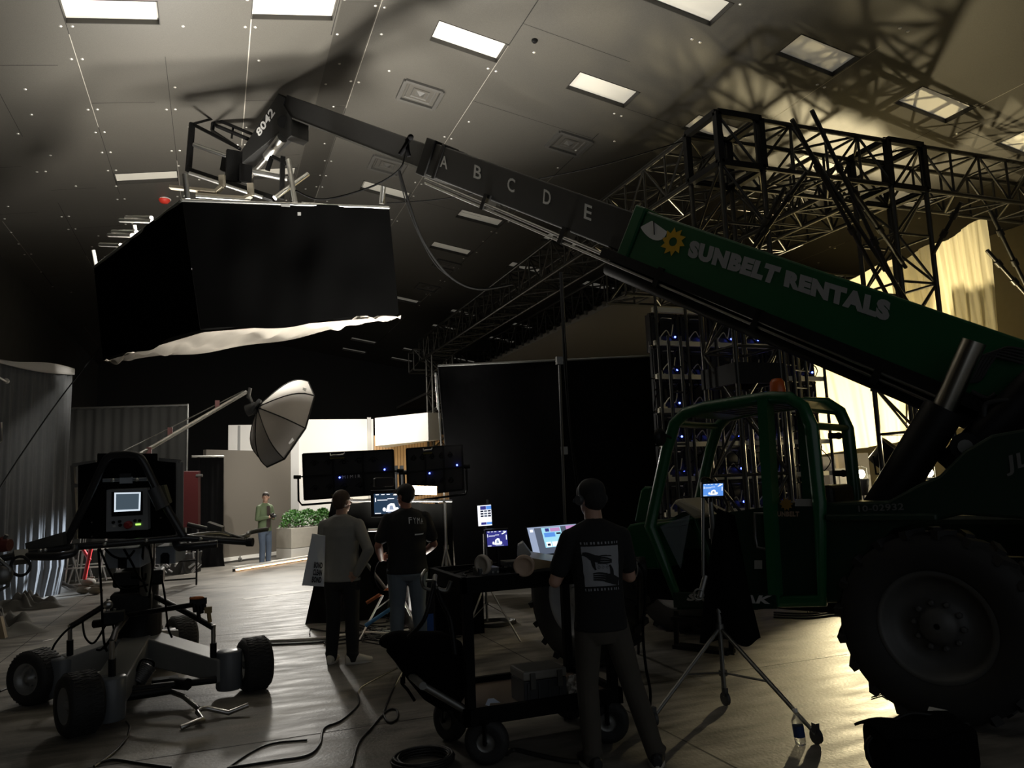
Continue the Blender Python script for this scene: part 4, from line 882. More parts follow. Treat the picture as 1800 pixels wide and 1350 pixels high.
m = MB(); m.add([fp(x, y, CP - .018) for x, y in ((203.5, 896.5), (204, 868.5), (244.5, 867.5), (243.5, 895))], [(3, 2, 1, 0)]); m.build('screen', mat('screen_slate', (.04, .06, .08), .3, emit=(.25, .36, .46), es=.2), panel)
m = MB()
for x, y in ((205, 904), (214, 903.5), (224, 903), (233, 902.5), (243, 902), (200, 918), (211, 916.5), (212, 923), (238, 915), (246, 915)): m.lathe([(.012, 0), (.012, -.012)], fp(x, y, CP), CF, 10)
m.build_each('button', BLACK, panel)
m = MB(); m.lathe([(.03, 0), (.03, -.03), (.02, -.04)], fp(227, 922, CP), CF, 18); m.build('stop_button', mat('stop_red', (.35, .03, .03), .5), panel)
m = MB(); m.add([fp(x, y, CP - .006) for x, y in ((238, 923.5), (238, 920.5), (247.5, 920), (247.5, 923))], [(3, 2, 1, 0)]); m.build('green_indicator', mat('green_indicator', (.2, .6, .1), .4, emit=(.5, 1, .15), es=1.1), panel)
m = MB(); m.add([fp(x, y, CP - .006) for x, y in ((198, 927), (198, 923.5), (203, 923), (203, 926.5))], [(3, 2, 1, 0)]); m.build('grey_button', mat('btn_grey', (.5, .5, .48), .5), panel)
# tubular A frame, bumper tubes and weights
m = MB(); m.path(smooth_path([fp(112, 962, 5.95), fp(150, 885, 5.95), fp(180, 820, 5.95), fp(192, 803, 5.95), fp(212, 799, 5.95), fp(236, 800, 5.95), fp(252, 812, 5.95), fp(285, 878, 5.95), fp(323, 943, 5.95)], 6), .03, 12); m.build('a_frame', TUBE, t)
m = MB(); m.path([fp(-40, 990, 5.7), fp(48, 973, 5.8), fp(113, 963, 5.9), fp(323, 945, 5.95), fp(434, 953, 6.3)], .027, 12); m.path(smooth_path([fp(45, 978, 5.75), fp(100, 978, 5.7), fp(128, 972, 5.75), fp(131, 962, 5.8)], 5), .03, 10); m.path(smooth_path([fp(308, 950, 6.0), fp(314, 962, 5.9), fp(330, 961, 5.85), fp(382, 956, 5.9)], 5), .03, 10); m.build_each('bumper_tube', TUBE, t)
m = MB(); m.path(smooth_path([fp(324, 944, 6), fp(380, 938, 6.3), fp(412, 945, 6.5), fp(434, 942, 6.6), fp(440, 936, 6.8), fp(470, 930, 7)], 5), .02, 8); m.tube(fp(330, 922, 6.4), fp(365, 930, 6.4), .02, 8); m.path([fp(365, 922, 6.5), fp(400, 938, 6.5), fp(430, 948, 6.4)], .014, 6); m.build_each('side_rail', DULL, t)
m = MB(); m.prism([fp(x, y, 5.85) for x, y in ((45, 968), (44, 955), (109, 936), (112, 958))], CF * .05); m.prism([fp(x, y, 6.4) for x, y in ((363, 938), (364, 918), (390, 927), (389, 944))], CF * .06); m.build_each('side_plate', DULL, t)
m = MB(); m.lathe([(.035, 0), (.035, .05)], fp(434, 953, 6.3), CR, 14); m.build('bumper_cap', RUBBER, t)
m = MB(); m.tube(fp(181, 843, 6), fp(259, 841, 6), .008, 6); m.tube(fp(181, 846, 6), fp(259, 844, 6), .008, 6); m.box(fp(222, 844, 5.98), (.09, .04, .05)); m.box(fp(221, 836, 5.98), (.08, .06, .03), m=1); m.build('bracket_bar', [BG, BLACK], t)
m = MB()
for x, y, d in ((185, 956, 5.9), (258, 950, 5.9), (199, 844, 5.98), (241, 843, 5.98), (72, 968, 5.8), (80, 967, 5.8), (353, 947, 6.02)): m.lathe([(.014, 0), (.012, -.02), (.004, -.02)], fp(x, y, d - .02), CF, 8, m=0)
m.build_each('collar_bolt', ALU, t)
m = MB(); m.tube(fp(270, 858, 5.9), fp(286, 893, 5.9), .05, 14); m.build('clamp_cylinder', DGREY, t)
m = MB(); m.prism([fp(x, y, 5.95) for x, y in ((279, 855), (288, 853), (298, 884), (290, 890))], CF * .05); m.build('gear_pack', mat('olive_pack', (.09, .085, .05), .7), t)
for (x0, y0, x1, y1) in ((184, 963, 248, 1000), (273, 960, 309, 992)):
    m = MB(); a, b = fp(x0, y1, 6.3), fp(x1, y0, 6.3); m.para(a, V((b.x - a.x, b.y - a.y, 0)), CF * .2, V((0, 0, b.z - a.z))); m.build('side_box', BG, t, bev=.01)
    m = MB(); cx = (x0 + x1) / 2 - 2; m.prism([fp(x, y, 6.28) for x, y in ((cx - 7, y1 - 1), (cx - 7, y1 - 16), (cx - 3, y1 - 20), (cx + 5, y1 - 20), (cx + 8, y1 - 16), (cx + 8, y1 - 1))], CF * .01); m.build('box_cutout', BLACK, t)
m = MB(); m.tube(fp(258, 950, 6.4), fp(256, 1040, 6.9), .05, 12); m.box(fp(255, 953, 6.2), (.75, .1, .03)); m.build('box_support', DULL, t)
random.seed(21); m = MB()
for a in ([(185, 965, 6), (200, 978, 5.9), (222, 982, 5.9), (236, 968, 6)], [(218, 965, 6), (232, 990, 6), (248, 1020, 6.2), (255, 1018, 6.3), (256, 1008, 6.3)], [(173, 965, 6), (178, 1040, 6.1), (182, 1120, 6), (188, 1145, 6)], [(176, 965, 6), (195, 1010, 6.2), (215, 1035, 6.4), (260, 1028, 6.6)], [(252, 962, 6.2), (250, 1010, 6.5), (258, 1040, 6.7)], [(283, 1010, 6.3), (290, 1050, 6.3), (295, 1100, 6.4), (302, 1120, 6.5)], [(262, 960, 6.2), (268, 1000, 6.4), (262, 1050, 6.6)],
          [(138, 1092, 6.8), (115, 1110, 6.7), (98, 1130, 6.6), (92, 1142, 6.6)], [(145, 1092, 6.8), (150, 1120, 6.6), (165, 1130, 6.5), (185, 1100, 6.5)], [(190, 1080, 6.5), (200, 1110, 6.4), (180, 1140, 6.3), (170, 1142, 6.3)], [(210, 1090, 6.5), (190, 1130, 6.3), (183, 1140, 6.2)], [(240, 1180, 6.4), (250, 1160, 6.4), (270, 1165, 6.5), (262, 1190, 6.5)]):
    m.path(smooth_path([fp(*p) for p in a], 7), .009, 6)
m.build_each('cable', CABLE, t)
m = MB(); m.ell(fp(190, 1063, 6.6), (.04, .03, .04)); m.path(smooth_path([fp(190, 1052, 6.6), fp(188, 1072, 6.6), fp(198, 1080, 6.6), fp(202, 1070, 6.6)], 6), .012, 6); m.build('bright_hook', STEEL, t)
m = MB(); m.box(fp(200, 1085, 6.5), (.16, .12, .1)); m.tube(fp(165, 1097, 6.5), fp(200, 1092, 6.5), .035, 10); m.build('drive_motor', BLACK, t, bev=.008)
m = MB(); m.path([fp(36, 995, 5.6) + CR * (.07 * math.cos(a)) + CU * (.07 * math.sin(a)) for a in [2 * PI * k / 20 for k in range(20)]], .011, 6, True); m.build('ring', RUBBER, t)
m = MB(); m.beam(fp(35, 970, 5.75), fp(38, 988, 5.7), .09, .06); m.build('clamp', DULL, t)
# neighbour gear cut by the left edge
p = at(6, 965, 5.2); th = thing('clamped_camera_gear', 'dark clamps and fittings cut off by the left edge', 'clamp', p)
m = MB(); m.tube(at(-25, 965, 5.2), at(8, 950, 5.2), .03, 10); m.lathe([(.04, -.06), (.05, 0), (.04, .06)], at(2, 958, 5.2), CR, 14); m.build('clamp_body', mat('dark_red_clamp', (.12, .02, .015), .5), th)
m = MB(); m.tube(at(-20, 990, 5.3), at(10, 1020, 5.3), .03, 10); m.ell(at(6, 1010, 5.3), (.06, .05, .07)); m.path([at(-5, 980, 5.3), at(18, 1000, 5.3), at(14, 1030, 5.3), at(-5, 1040, 5.3)], .012, 6); m.tube(at(-5, 970, 5.2), at(12, 940, 5.2), .012, 6); m.build('fitting', DULL, th)
g = onz(8, 1120); m = MB(); m.prism([at(-30, 1125, 9.5), at(9, 1122, 9.5), at(1, 1085, 9.6), at(-30, 1085, 9.6)], CF * .05); tag(m.build('board', mat('tan_board', (.3, .24, .16), .8), None, g), 'tan board edge standing at the left edge', 'board')

# ------------------------------------------------------------------ lit white set in the distance
SETW = mat('set_white', (.8, .78, .74), .6); SL_ = mat('set_grey_joint', (.3, .3, .29), .6)
YS = 25.2
def sx(px, y=YS): return ony(px, 800, y).x
def sz(px, py, y=YS): return ony(px, py, y).z
t = thing('set_wall', 'bright white set wall behind the black LED panels', 'set wall', (4, YS, 0))
m = MB(); m.para((sx(505), YS, 0), (sx(657) - sx(505), 0, 0), (0, .1, 0), (0, 0, sz(600, 737))); m.build('panel', SETW, t)
m = MB(); m.para((sx(646), YS - .05, 0), (.12, 0, 0), (0, .05, 0), (0, 0, sz(646, 734))); m.para((sx(508), YS - .04, 0), (.3, 0, 0), (0, .04, 0), (0, 0, sz(510, 742))); m.build('pilaster', mat('set_trim', (.55, .54, .52), .5), t)
t = thing('set_block', 'white boxed set piece above the grey flat, left of the soft box', 'set wall', (1, YS + .6, 0))
m = MB(); y = YS + .6; m.para((sx(401, y), y, 0), (sx(500, y) - sx(401, y), 0, 0), (0, .2, 0), (0, 0, sz(430, 747, y))); m.build('panel', SETW, t); m = MB(); m.para((sx(418, y), y - .02, 0), (.07, 0, 0), (0, .02, 0), (0, 0, sz(420, 748, y))); m.build('joint', SL_, t)
ysf = 23.4; m = MB(); a, b, c = ony(659, 735, ysf), ony(752, 725, ysf - .9), ony(775, 726, ysf + .3); h = V((0, 0, -.85))
m.prism([a, b, c, V((a.x + .6, ysf + 1.2, a.z))], h); tag(m.build('set_soffit', SETW, None, a), 'white boxed soffit over the wood slats', 'soffit')
ysl = 25.0; t = thing('slat_wall', 'warm wood slat wall under the white soffit', 'slat wall', (5, ysl, 0)); m = MB(); x0, x1 = sx(658, ysl), sx(790, ysl); n = 26
m.para((x0, ysl + .02, 0), (x1 - x0, 0, 0), (0, .05, 0), (0, 0, sz(700, 765, ysl)), 1)
for k in range(n): m.para((x0 + (x1 - x0) * k / n, ysl, 0), ((x1 - x0) / n * .72, 0, 0), (0, .03, 0), (0, 0, sz(700, 765, ysl)))
m.build('slats', [mat('oak_slat', (.62, .4, .22), .5, noise=.2, nscale=3), mat('oak_back', (.35, .21, .11), .6)], t)
g = onz(512, 985); t = thing('planter', 'long pale planter box with leafy shrub beside the white set', 'planter', g)
CON = mat('pale_concrete', (.5, .47, .41), .8, noise=.12)
px0, px1 = onz(512, 984), onz(590, 975); d = px1 - px0; d = d.normalized() * 2.4; nr = V((d.y, -d.x, 0)).normalized() * -.7
m = MB(); m.para(px0, d, nr, V((0, 0, .28))); m.build('base', WHITEP, t, bev=.01)
m = MB(); m.para(px0 + V((0, 0, .29)), d, nr, V((0, 0, .52))); m.build('box', CON, t, bev=.01)
LEAF = mat('shrub_leaf', (.04, .13, .02), .45, noise=.5, nscale=9); random.seed(2); m = MB()
for k in range(2600):
    u = random.random(); a, b = random.uniform(0, 2 * PI), random.uniform(0, PI / 2); r = random.uniform(.75, 1)
    clump = [(.24, .34), (.72, .36), (1.2, .3)][k % 3]; c = px0 + d.normalized() * (clump[0] + .05) + nr * .5 + V((0, 0, .84))
    p = c + V((math.cos(a) * math.cos(b) * clump[1], math.sin(a) * math.cos(b) * clump[1], math.sin(b) * .42)) * r
    n1 = V((random.uniform(-1, 1), random.uniform(-1, 1), random.uniform(-.3, 1))).normalized(); s = n1.orthogonal().normalized() * .022; l = n1 * .075
    m.add([p, p + l * .5 + s, p + l, p + l * .5 - s], [(0, 1, 2, 3)])
m.build('foliage', LEAF, t); m = MB()
for k in range(14): c = px0 + d.normalized() * random.uniform(.1, 1.3) + nr * .5 + V((0, 0, .8)); m.tube(c, c + V((random.uniform(-.2, .2), random.uniform(-.2, .2), .3)), .01, 5)
m.build('stem', mat('stem_brown', (.08, .05, .03), .8), t)
a, b = V((.49, 19.05, 0)), V((2.6, 21.15, 0)); t = thing('floor_track', 'low white strip with warm light under it across the floor by the man', 'floor strip', a)
d = b - a; nr = V((d.y, -d.x, 0)).normalized(); m = MB(); m.para(a + V((0, 0, .06)), d, nr * -.16, V((0, 0, .05))); m.build('top_board', WHITEP, t)
m = MB(); m.para(a + nr * .0 + V((0, 0, .025)), d, nr * -.05, V((0, 0, .03))); m.build('light_strip', mat('warm_strip', (1, .6, .3), .5, emit=(1, .62, .32), es=3.5), t); m = MB()
for k in range(6): c = a + d * (k / 5); m.box(c - nr * .1 + V((0, 0, .03)), (.06, .06, .06))
m.build('foot', BLACK, t)
m = MB(); a1, b1 = onz(432, 1054), onz(590, 1033); n1 = V((-(b1 - a1).y, (b1 - a1).x, 0)).normalized() * .16; m.add([a1 + V((0, 0, .003)), b1 + V((0, 0, .003)), b1 + n1 + V((0, 0, .003)), a1 + n1 + V((0, 0, .003))], [(0, 1, 2, 3)])
a1, b1 = onz(75, 1128), onz(93, 1124); m.add([a1 + V((0, 0, .003)), b1 + V((0, 0, .003)), b1 + V((0, .05, .003)), a1 + V((0, .05, .003))], [(0, 1, 2, 3)])
struct(m.build('trim_1', mat('white_floor_tape', (.75, .73, .68), .6)))
# ------------------------------------------------------------------ LED panels on yokes
def led_panel(x0, y0, x1, y1, d, lab, text=True, tilt=0):
    tl, tr, br_, bl = at(x0, y0, d), at(x1, y0 - 7, d), at(x1 + 3, y1 - 12, d), at(x0 + 3, y1, d); n = (tr - tl).cross(bl - tl).normalized()
    if n.dot(CF) < 0: n = -n
    f = bil(bl, br_, tr, tl); t = thing('led_wall_light', lab, 'LED light', bl, 'LED panels on yokes')
    m = MB(); m.prism([bl, br_, tr, tl], n * .08); hs = m.build('housing', LB, t, bev=.008)
    m = MB(); m.add([f(u, v) + n * .083 for u, v in ((.01, .02), (.99, .02), (.99, .98), (.01, .98))], [(0, 1, 2, 3)]); m.build('light_face', mat('led_white', (1, .97, .92), .5, emit=(1, .96, .88), es=6), t)
    m = MB()
    for u0, v0, u1, v1 in ((0, 0, 1, 0), (0, 1, 1, 1), (0, 0, 0, 1), (1, 0, 1, 1), (0, .5, 1, .5), (.33, 0, .33, 1), (.66, 0, .66, 1)): m.beam(f(u0, v0) - n * .015, f(u1, v1) - n * .015, .025, .03, up=n)
    for uu in (.12, .28, .45, .62, .78):
        for vv in (.22, .78): m.lathe([(.02, 0), (.03, -.012), (.02, -.02)], f(uu, vv), n, 10); m.path(smooth_path([f(uu - .05, vv) - n * .01, f(uu, vv + .08) - n * .01, f(uu + .05, vv) - n * .01], 4), .005, 4)
    m.build('back_frame', BLACK, t)
    m = MB(); m.path([f(.3, 1.0), f(.31, .94) - n * .05, f(.45, .95) - n * .05, f(.47, 1.0)], .014, 8); m.build('handle', STEEL, t)
    m = MB()
    for u, v in ((.4, .44), (.9, .56)): m.ell(f(u, v) - n * .03, (.014,) * 3, nu=8, nv=5)
    m.build_each('status_light', BLUE, t)
    m = MB()
    for u in (.3, .36): 
        for v in (.04, .86): m.add([f(u, v) - n * .031, f(u + .1, v) - n * .031, f(u + .1, v + .04) - n * .031, f(u, v + .04) - n * .031], [(0, 1, 2, 3)])
    m.build_each('yellow_label', mat('dim_yellow', (.12, .1, .01), .6), t)
    if text:
        m = MB(); put_text(m, 'M I M I R', lambda u, v: f(.43 + .2 * u, .41 + .07 * v) - n * .034, .0); m.build('lettering', mat('panel_letter', (.8, .8, .8), .6), t)
    m = MB(); o = n * .02
    m.path([f(0, .5) + o, f(-.07, .5) + o, f(-.075, -.02) + o, f(-.04, -.12) + o, f(1.03, -.12) + o, f(1.06, -.02) + o, f(1.06, .5) + o, f(1, .5) + o], .016, 8)
    for u in (-.08, 1.07): m.lathe([(.03, -.05), (.03, .05)], f(u, .5) + o, CR, 10)
    m.build('yoke', BLACK, t)
    p = f(.5, -.12) + o; m = MB(); m.tube(p, (p.x, p.y, .02), .025, 10); m.lathe([(.5, 0), (.02, .04)], (p.x, p.y, 0), (0, 0, 1), 3); m.build('stand', BLACK, t)
    return f, n
led_panel(533, 798, 691, 878, 11.5, 'wide black LED panel seen from behind, left of the two, lettered on its back')
led_panel(715, 789, 812, 872, 11.6, 'black LED panel seen from behind, right one beside the black flag', False)
for px in (696, 706): 
    m = MB(); p = at(px, 830, 11.9); m.tube(at(px, 824, 11.9), (p.x, p.y, .02), .02, 8); m.box(p, (.14, .05, .06)); m.box(at(px, 823, 11.9), (.05, .05, .08)); tag(m.build('light_stand', BLACK, None, p), 'thin black stand %s in the gap between the LED panels' % ('left' if px < 700 else 'right'), 'stand')
# low black skirt below the panels
a, b = onz(537, 1096), onz(800, 1078); a2 = at(583, 880, 10.3); b2 = at(792, 882, 10.9)
t = thing('black_skirt', 'low black cloth skirt hung below the LED panels behind the two men', 'black cloth', a); m = MB(); f = bil(a, b, V((b.x, b.y, b2.z)), V((a2.x, a2.y, a2.z)))
nn = V((a.y - b.y, b.x - a.x, 0)).normalized()
m.grid(lambda u, v: f(u, v) + nn * (.03 * math.sin(u * 30 + v * 2) * (1 - v * .5)) + nn * -.25 * max(0, .25 - v) * (1 - u) - V((0, 0, .03 * math.sin(u * PI * 3) * v)), 60, 20); m.build('cloth', mat('skirt_cloth', (.007, .007, .0065), .9, spec=.05, noise=.3, bump=.3, bscale=4), t)
m = MB(); m.tube(f(0, 1), f(1, 1) + V((0, 0, .01)), .022, 8); m.build('top_bar', STEEL, t)
m = MB(); m.add([f(.55, 1.06) , f(.87, 1.06), f(.87, 1.14), f(.55, 1.14)], [(0, 1, 2, 3)]); o = tag(m.build('paper_strip', mat('paper_strip', (.75, .6, .42), .6), None, f(.55, 1.06)), 'pale lit strip above the black skirt under the right LED panel', 'board')
# big black flags
fa, fb, fc = at(770, 643, 12.5), at(985, 633, 12.3), at(1182, 624, 12.3)
for k, (p, qn, foot0, foot1, lab) in enumerate(((fa, fb, onz(806, 1045), onz(1000, 1040), 'left tall black flag on a frame behind the cart'), (fb, fc, onz(1000, 1040), onz(1195, 1030), 'right tall black flag on a frame, beside the cabinet wall'))):
    t = thing('black_flag', lab, 'black flag', p, 'tall black flags'); f = bil(foot0, foot1, qn, p); nn = (qn - p).cross(V((0, 0, 1))).normalized(); m = MB(); m.grid(lambda u, v: f(u, .02 + .98 * v) + nn * .015 * math.sin(u * 9 + v * 4), 20, 16); m.build('cloth', CLOTHB, t)
    m = MB(); m.tube(f(0, 1), f(1, 1), .02, 8); m.build('top_pipe', DULL, t); m = MB(); m.tube(f(0, 0), f(0, 1), .012, 6); m.tube(f(1, 0), f(1, 1), .012, 6); m.build('side_pipe', BLACK, t)
t = thing('flag_stand', 'tall dark stand holding the joint between the two black flags', 'stand', onz(998, 1050)); p0 = onz(998, 1052); m = MB(); p1 = at(983, 634, 11.9); m.tube(p0, p1, .022, 8); m.build('pole', mat('dark_stand', (.06, .06, .058), .4, .6), t)
m = MB(); m.box(p1, (.1, .06, .12)); m.box(at(992, 792, 11.9), (.09, .06, .12)); m.build('clamp', DULL, t)
p0 = onz(792, 1055); m = MB(); m.tube(at(766, 655, 12.35), at(770, 720, 12.35), .018, 8); m.tube(at(768, 660, 12.35), p0, .012, 8); tag(m.build('flag_stand', STEEL, None, p0), 'pale thin stand along the left edge of the left black flag', 'stand')
# ------------------------------------------------------------------ people
SKIN = mat('skin', (.42, .25, .18), .55, noise=.08); 
def remesh(o, vox, it=4):
    r = o.modifiers.new('union', 'REMESH'); r.mode = 'VOXEL'; r.voxel_size = vox; r.use_smooth_shade = True
    if it: s = o.modifiers.new('soft', 'SMOOTH'); s.iterations = it; s.factor = .5
    return o
class Pose:
    def __init__(s, loc, facing, h=1.75):
        s.o = V(loc); f = V((facing[0], facing[1], 0)).normalized(); s.f = f; s.r = V((f.y, -f.x, 0)); s.k = h / 1.75
    def __call__(s, x, y, z): return s.o + (s.r * x + s.f * y) * s.k + V((0, 0, z * s.k))
    def d(s, x, y, z): return s.r * x + s.f * y + V((0, 0, z))
def hand(m, w, dr, nrm, k=1.0, curl=.5):                        # palm, four curled fingers and a thumb
    dr = V(dr).normalized(); n = V(nrm); n = (n - dr * n.dot(dr)).normalized(); s = dr.cross(n)
    m.caps(w, w + dr * .03 * k, .026 * k, .03 * k, 10)
    for i in range(4): m.caps(w + dr * .02 * k + s * (i - 1.5) * .014 * k, w + dr * .085 * k + s * (i - 1.5) * .019 * k, .013 * k, .0125 * k, 8)
    for i, L in enumerate((.062, .074, .07, .055)):
        b = w + dr * .088 * k + s * (i - 1.5) * .021 * k; d1 = (dr * math.cos(curl) + n * math.sin(curl)); d2 = (dr * math.cos(curl * 2.2) + n * math.sin(curl * 2.2))
        c = b + d1 * L * .55 * k; m.caps(b, c, .0095 * k, .009 * k, 8); m.caps(c, c + d2 * L * .6 * k, .009 * k, .0075 * k, 8)
    b = w + dr * .03 * k - s * .028 * k; c = b + (dr * .6 - s * .6 + n * .35).normalized() * .04 * k; m.caps(b, c, .013 * k, .011 * k, 8); m.caps(c, c + (dr * .85 - s * .15 + n * .5).normalized() * .034 * k, .0105 * k, .0085 * k, 8)
def person(name, label, P, arms, look, tops, legs, hair, bulk=1.0, sleeve='long', lean=0.0, skin=SKIN, vox=.009, collar=False, shoes=None, pants=None, shirt=None, hairstyle='short', head_dz=0.0):
    """arms: [(elbow, wrist, hand_dir, palm_normal, curl)] for left, right; legs: [(knee, ankle, toe)] for left, right, all in the pose frame"""
    T = thing(name, label, 'person', P.o); k = P.k
    SH = [P(-.178 * (.5 + .5 * bulk), lean * .9, 1.385), P(.178 * (.5 + .5 * bulk), lean * .9, 1.385)]; HP = [P(-.09, 0, .9), P(.09, 0, .9)]
    hc = P(0, .035 + lean * 1.25, 1.625 + head_dz); lf = P.d(*look).normalized(); lr = lf.cross(V((0, 0, 1))).normalized(); lu = lr.cross(lf)
    Rh = Matrix((lr, lf, lu)).transposed()
    H = lambda x, y, z: hc + (lr * x + lf * y + lu * z) * k
    m = MB()
    m.ell(H(0, -.005, .02), (.076 * k, .094 * k, .1 * k), Rh, 20, 14); m.ell(H(0, .03, -.045), (.058 * k, .062 * k, .068 * k), Rh, 16, 10); m.ell(H(0, .06, -.085), (.03 * k, .025 * k, .022 * k), Rh)
    m.caps(H(0, .09, .012), H(0, .108, -.02), .011 * k, .015 * k, 8); m.ell(H(0, .083, -.055), (.024 * k, .012 * k, .009 * k), Rh)   # nose, lips
    for sx in (-1, 1): m.ell(H(sx * .078, -.005, -.005), (.012 * k, .02 * k, .032 * k), Rh); m.ell(H(sx * .03, .08, .028), (.02 * k, .012 * k, .008 * k), Rh)
    m.caps(P(0, -.01 + lean, 1.42), hc + V((0, 0, -.05 * k)), .062 * k * bulk ** .5, .056 * k, 14)
    m.rings([(P(0, 0, .86), .14 * k, .09 * k, P.r), (P(0, lean * .5, 1.15), .135 * k, .085 * k, P.r), (P(0, lean, 1.4), .16 * k, .08 * k, P.r), (P(0, lean, 1.47), .07 * k, .06 * k, P.r)], 16)
    for i in range(2):
        e, w, hd, pn, cu = arms[i]; e, w = P(*e), P(*w)
        m.caps(SH[i], e, .048 * k, .04 * k, 12); m.caps(e, e.lerp(w, .35), .041 * k, .043 * k, 12); m.caps(e.lerp(w, .35), w, .043 * k, .028 * k, 12); hand(m, w, P.d(*hd), P.d(*pn), k, cu)
        kn, an, to = legs[i]; kn, an = P(*kn), P(*an); m.caps(HP[i], kn, .065 * k, .05 * k, 10); m.caps(kn, an, .05 * k, .036 * k, 10); m.caps(an, an + P.d(*to).normalized() * .1 * k - V((0, 0, .03 * k)), .035 * k, .03 * k, 8)
    remesh(m.build('body', skin, T), vox * .75, 3)
    m = MB()
    for sx in (-1, 1): m.ell(H(sx * .03, .086, .018), (.011 * k, .007 * k, .006 * k), Rh, 8, 6)
    m.build('eye', mat('eye_dark', (.03, .02, .015), .3), T)
    # hair
    m = MB()
    if hairstyle == 'short':
        m.ell(H(0, -.012, .04), (.083 * k, .1 * k, .092 * k), Rh, 20, 14); m.ell(H(0, -.03, -.0), (.079 * k, .08 * k, .085 * k), Rh)
    elif hairstyle == 'fade':
        m.ell(H(0, .0, .06), (.076 * k, .1 * k, .072 * k), Rh, 20, 14); m.ell(H(0, -.03, .02), (.079 * k, .078 * k, .075 * k), Rh)
    elif hairstyle == 'cap':
        m.ell(H(0, -.01, .045), (.09 * k, .108 * k, .09 * k), Rh, 20, 14); m.ell(H(0, -.035, 0), (.082 * k, .08 * k, .085 * k), Rh)
        m.rings([(H(0, .085, .035), .07 * k, .01 * k, lr, lu), (H(0, .12, .03), .06 * k, .008 * k, lr, lu), (H(0, .165, .02), .035 * k, .006 * k, lr, lu)], 16)
    remesh(m.build('hair' if hairstyle != 'cap' else 'knit_cap', hair, T), vox * .75, 3)
    # top
    b = bulk; m = MB()
    m.rings([(P(0, 0, .82), .188 * b * k, .142 * b * k, P.r), (P(0, 0, .86), .184 * b * k, .139 * b * k, P.r), (P(0, lean * .1, .95), .172 * b * k, .13 * b * k, P.r), (P(0, lean * .4, 1.1), .168 * b * k, .125 * b * k, P.r), (P(0, lean * .8, 1.28), .188 * b * k, .128 * b * k, P.r), (P(0, lean * .9, 1.38), .195 * b * k, .112 * k * b, P.r), (P(0, lean, 1.44), .15 * b * k, .088 * b ** .5 * k, P.r), (P(0, lean, 1.485), .085 * k, .075 * k, P.r)], 24)
    for i in range(2):
        e, w = P(*arms[i][0]), P(*arms[i][1]); m.ell(SH[i], (.062 * k * b, .062 * k * b, .062 * k)); m.caps(P(0, lean, 1.455), SH[i], .068 * k, .058 * k, 14)
        if sleeve == 'long': m.caps(SH[i], e, .066 * k * b ** .5, .055 * k, 14); m.caps(e, w.lerp(e, .03), .058 * k, .042 * k, 14)
        else: m.caps(SH[i], SH[i].lerp(e, .7), .066 * k * b ** .5, .066 * k * b ** .5, 14)
    sh = remesh(m.build(tops, shirt, T), vox, 5)
    # trousers
    m = MB(); m.rings([(P(0, 0, .95), .13 * b * k, .095 * b * k, P.r), (P(0, 0, .88), .175 * b * k, .128 * b * k, P.r), (P(0, 0, .8), .165 * b * k, .12 * b * k, P.r), (P(0, 0, .74), .1 * k, .09 * k, P.r)], 20)
    for i in range(2):
        kn, an, to = legs[i]; kn, an = P(*kn), P(*an); h0 = P((-.088, .088)[i] * b, 0, .86)
        m.caps(h0, kn, .098 * b * k, .072 * k * b ** .5, 16); m.caps(kn, kn.lerp(an, .4), .072 * k * b ** .5, .07 * k * b ** .5, 14); m.caps(kn.lerp(an, .4), an + V((0, 0, -.02 * k)), .07 * k * b ** .5, .058 * k, 14); m.ell(an + V((0, 0, .02)), (.066 * k, .066 * k, .03 * k))
    remesh(m.build('trousers', pants, T), vox, 5)
    for i in range(2):
        kn, an, to = legs[i]; an = P(*an); d = P.d(*to).normalized(); a0 = V((an.x, an.y, P.o.z)); m = MB()
        m.rings([(a0 - d * .075 * k + V((0, 0, .045 * k)), .03 * k, .04 * k, d.cross(V((0, 0, 1))), (0, 0, 1)), (a0 - d * .03 * k + V((0, 0, .055 * k)), .045 * k, .053 * k, d.cross(V((0, 0, 1))), (0, 0, 1)), (a0 + d * .07 * k + V((0, 0, .048 * k)), .048 * k, .046 * k, d.cross(V((0, 0, 1))), (0, 0, 1)), (a0 + d * .14 * k + V((0, 0, .036 * k)), .05 * k, .034 * k, d.cross(V((0, 0, 1))), (0, 0, 1)), (a0 + d * .2 * k + V((0, 0, .028 * k)), .03 * k, .022 * k, d.cross(V((0, 0, 1))), (0, 0, 1))], 16)
        m.caps(a0 + V((0, 0, .06)), an + V((0, 0, .01)), .045 * k, .043 * k, 10)
        s = remesh(m.build('shoe', shoes, T), .008, 2)
        m = MB(); m.rings([(a0 + d * .06 * k + V((0, 0, .003)), .052 * k, .14 * k, d.cross(V((0, 0, 1))), d), (a0 + d * .06 * k + V((0, 0, .022)), .05 * k, .138 * k, d.cross(V((0, 0, 1))), d)], 18); m.build('sole', mat('sole_white', (.55, .52, .46), .6), s)
    return T, sh, H, P
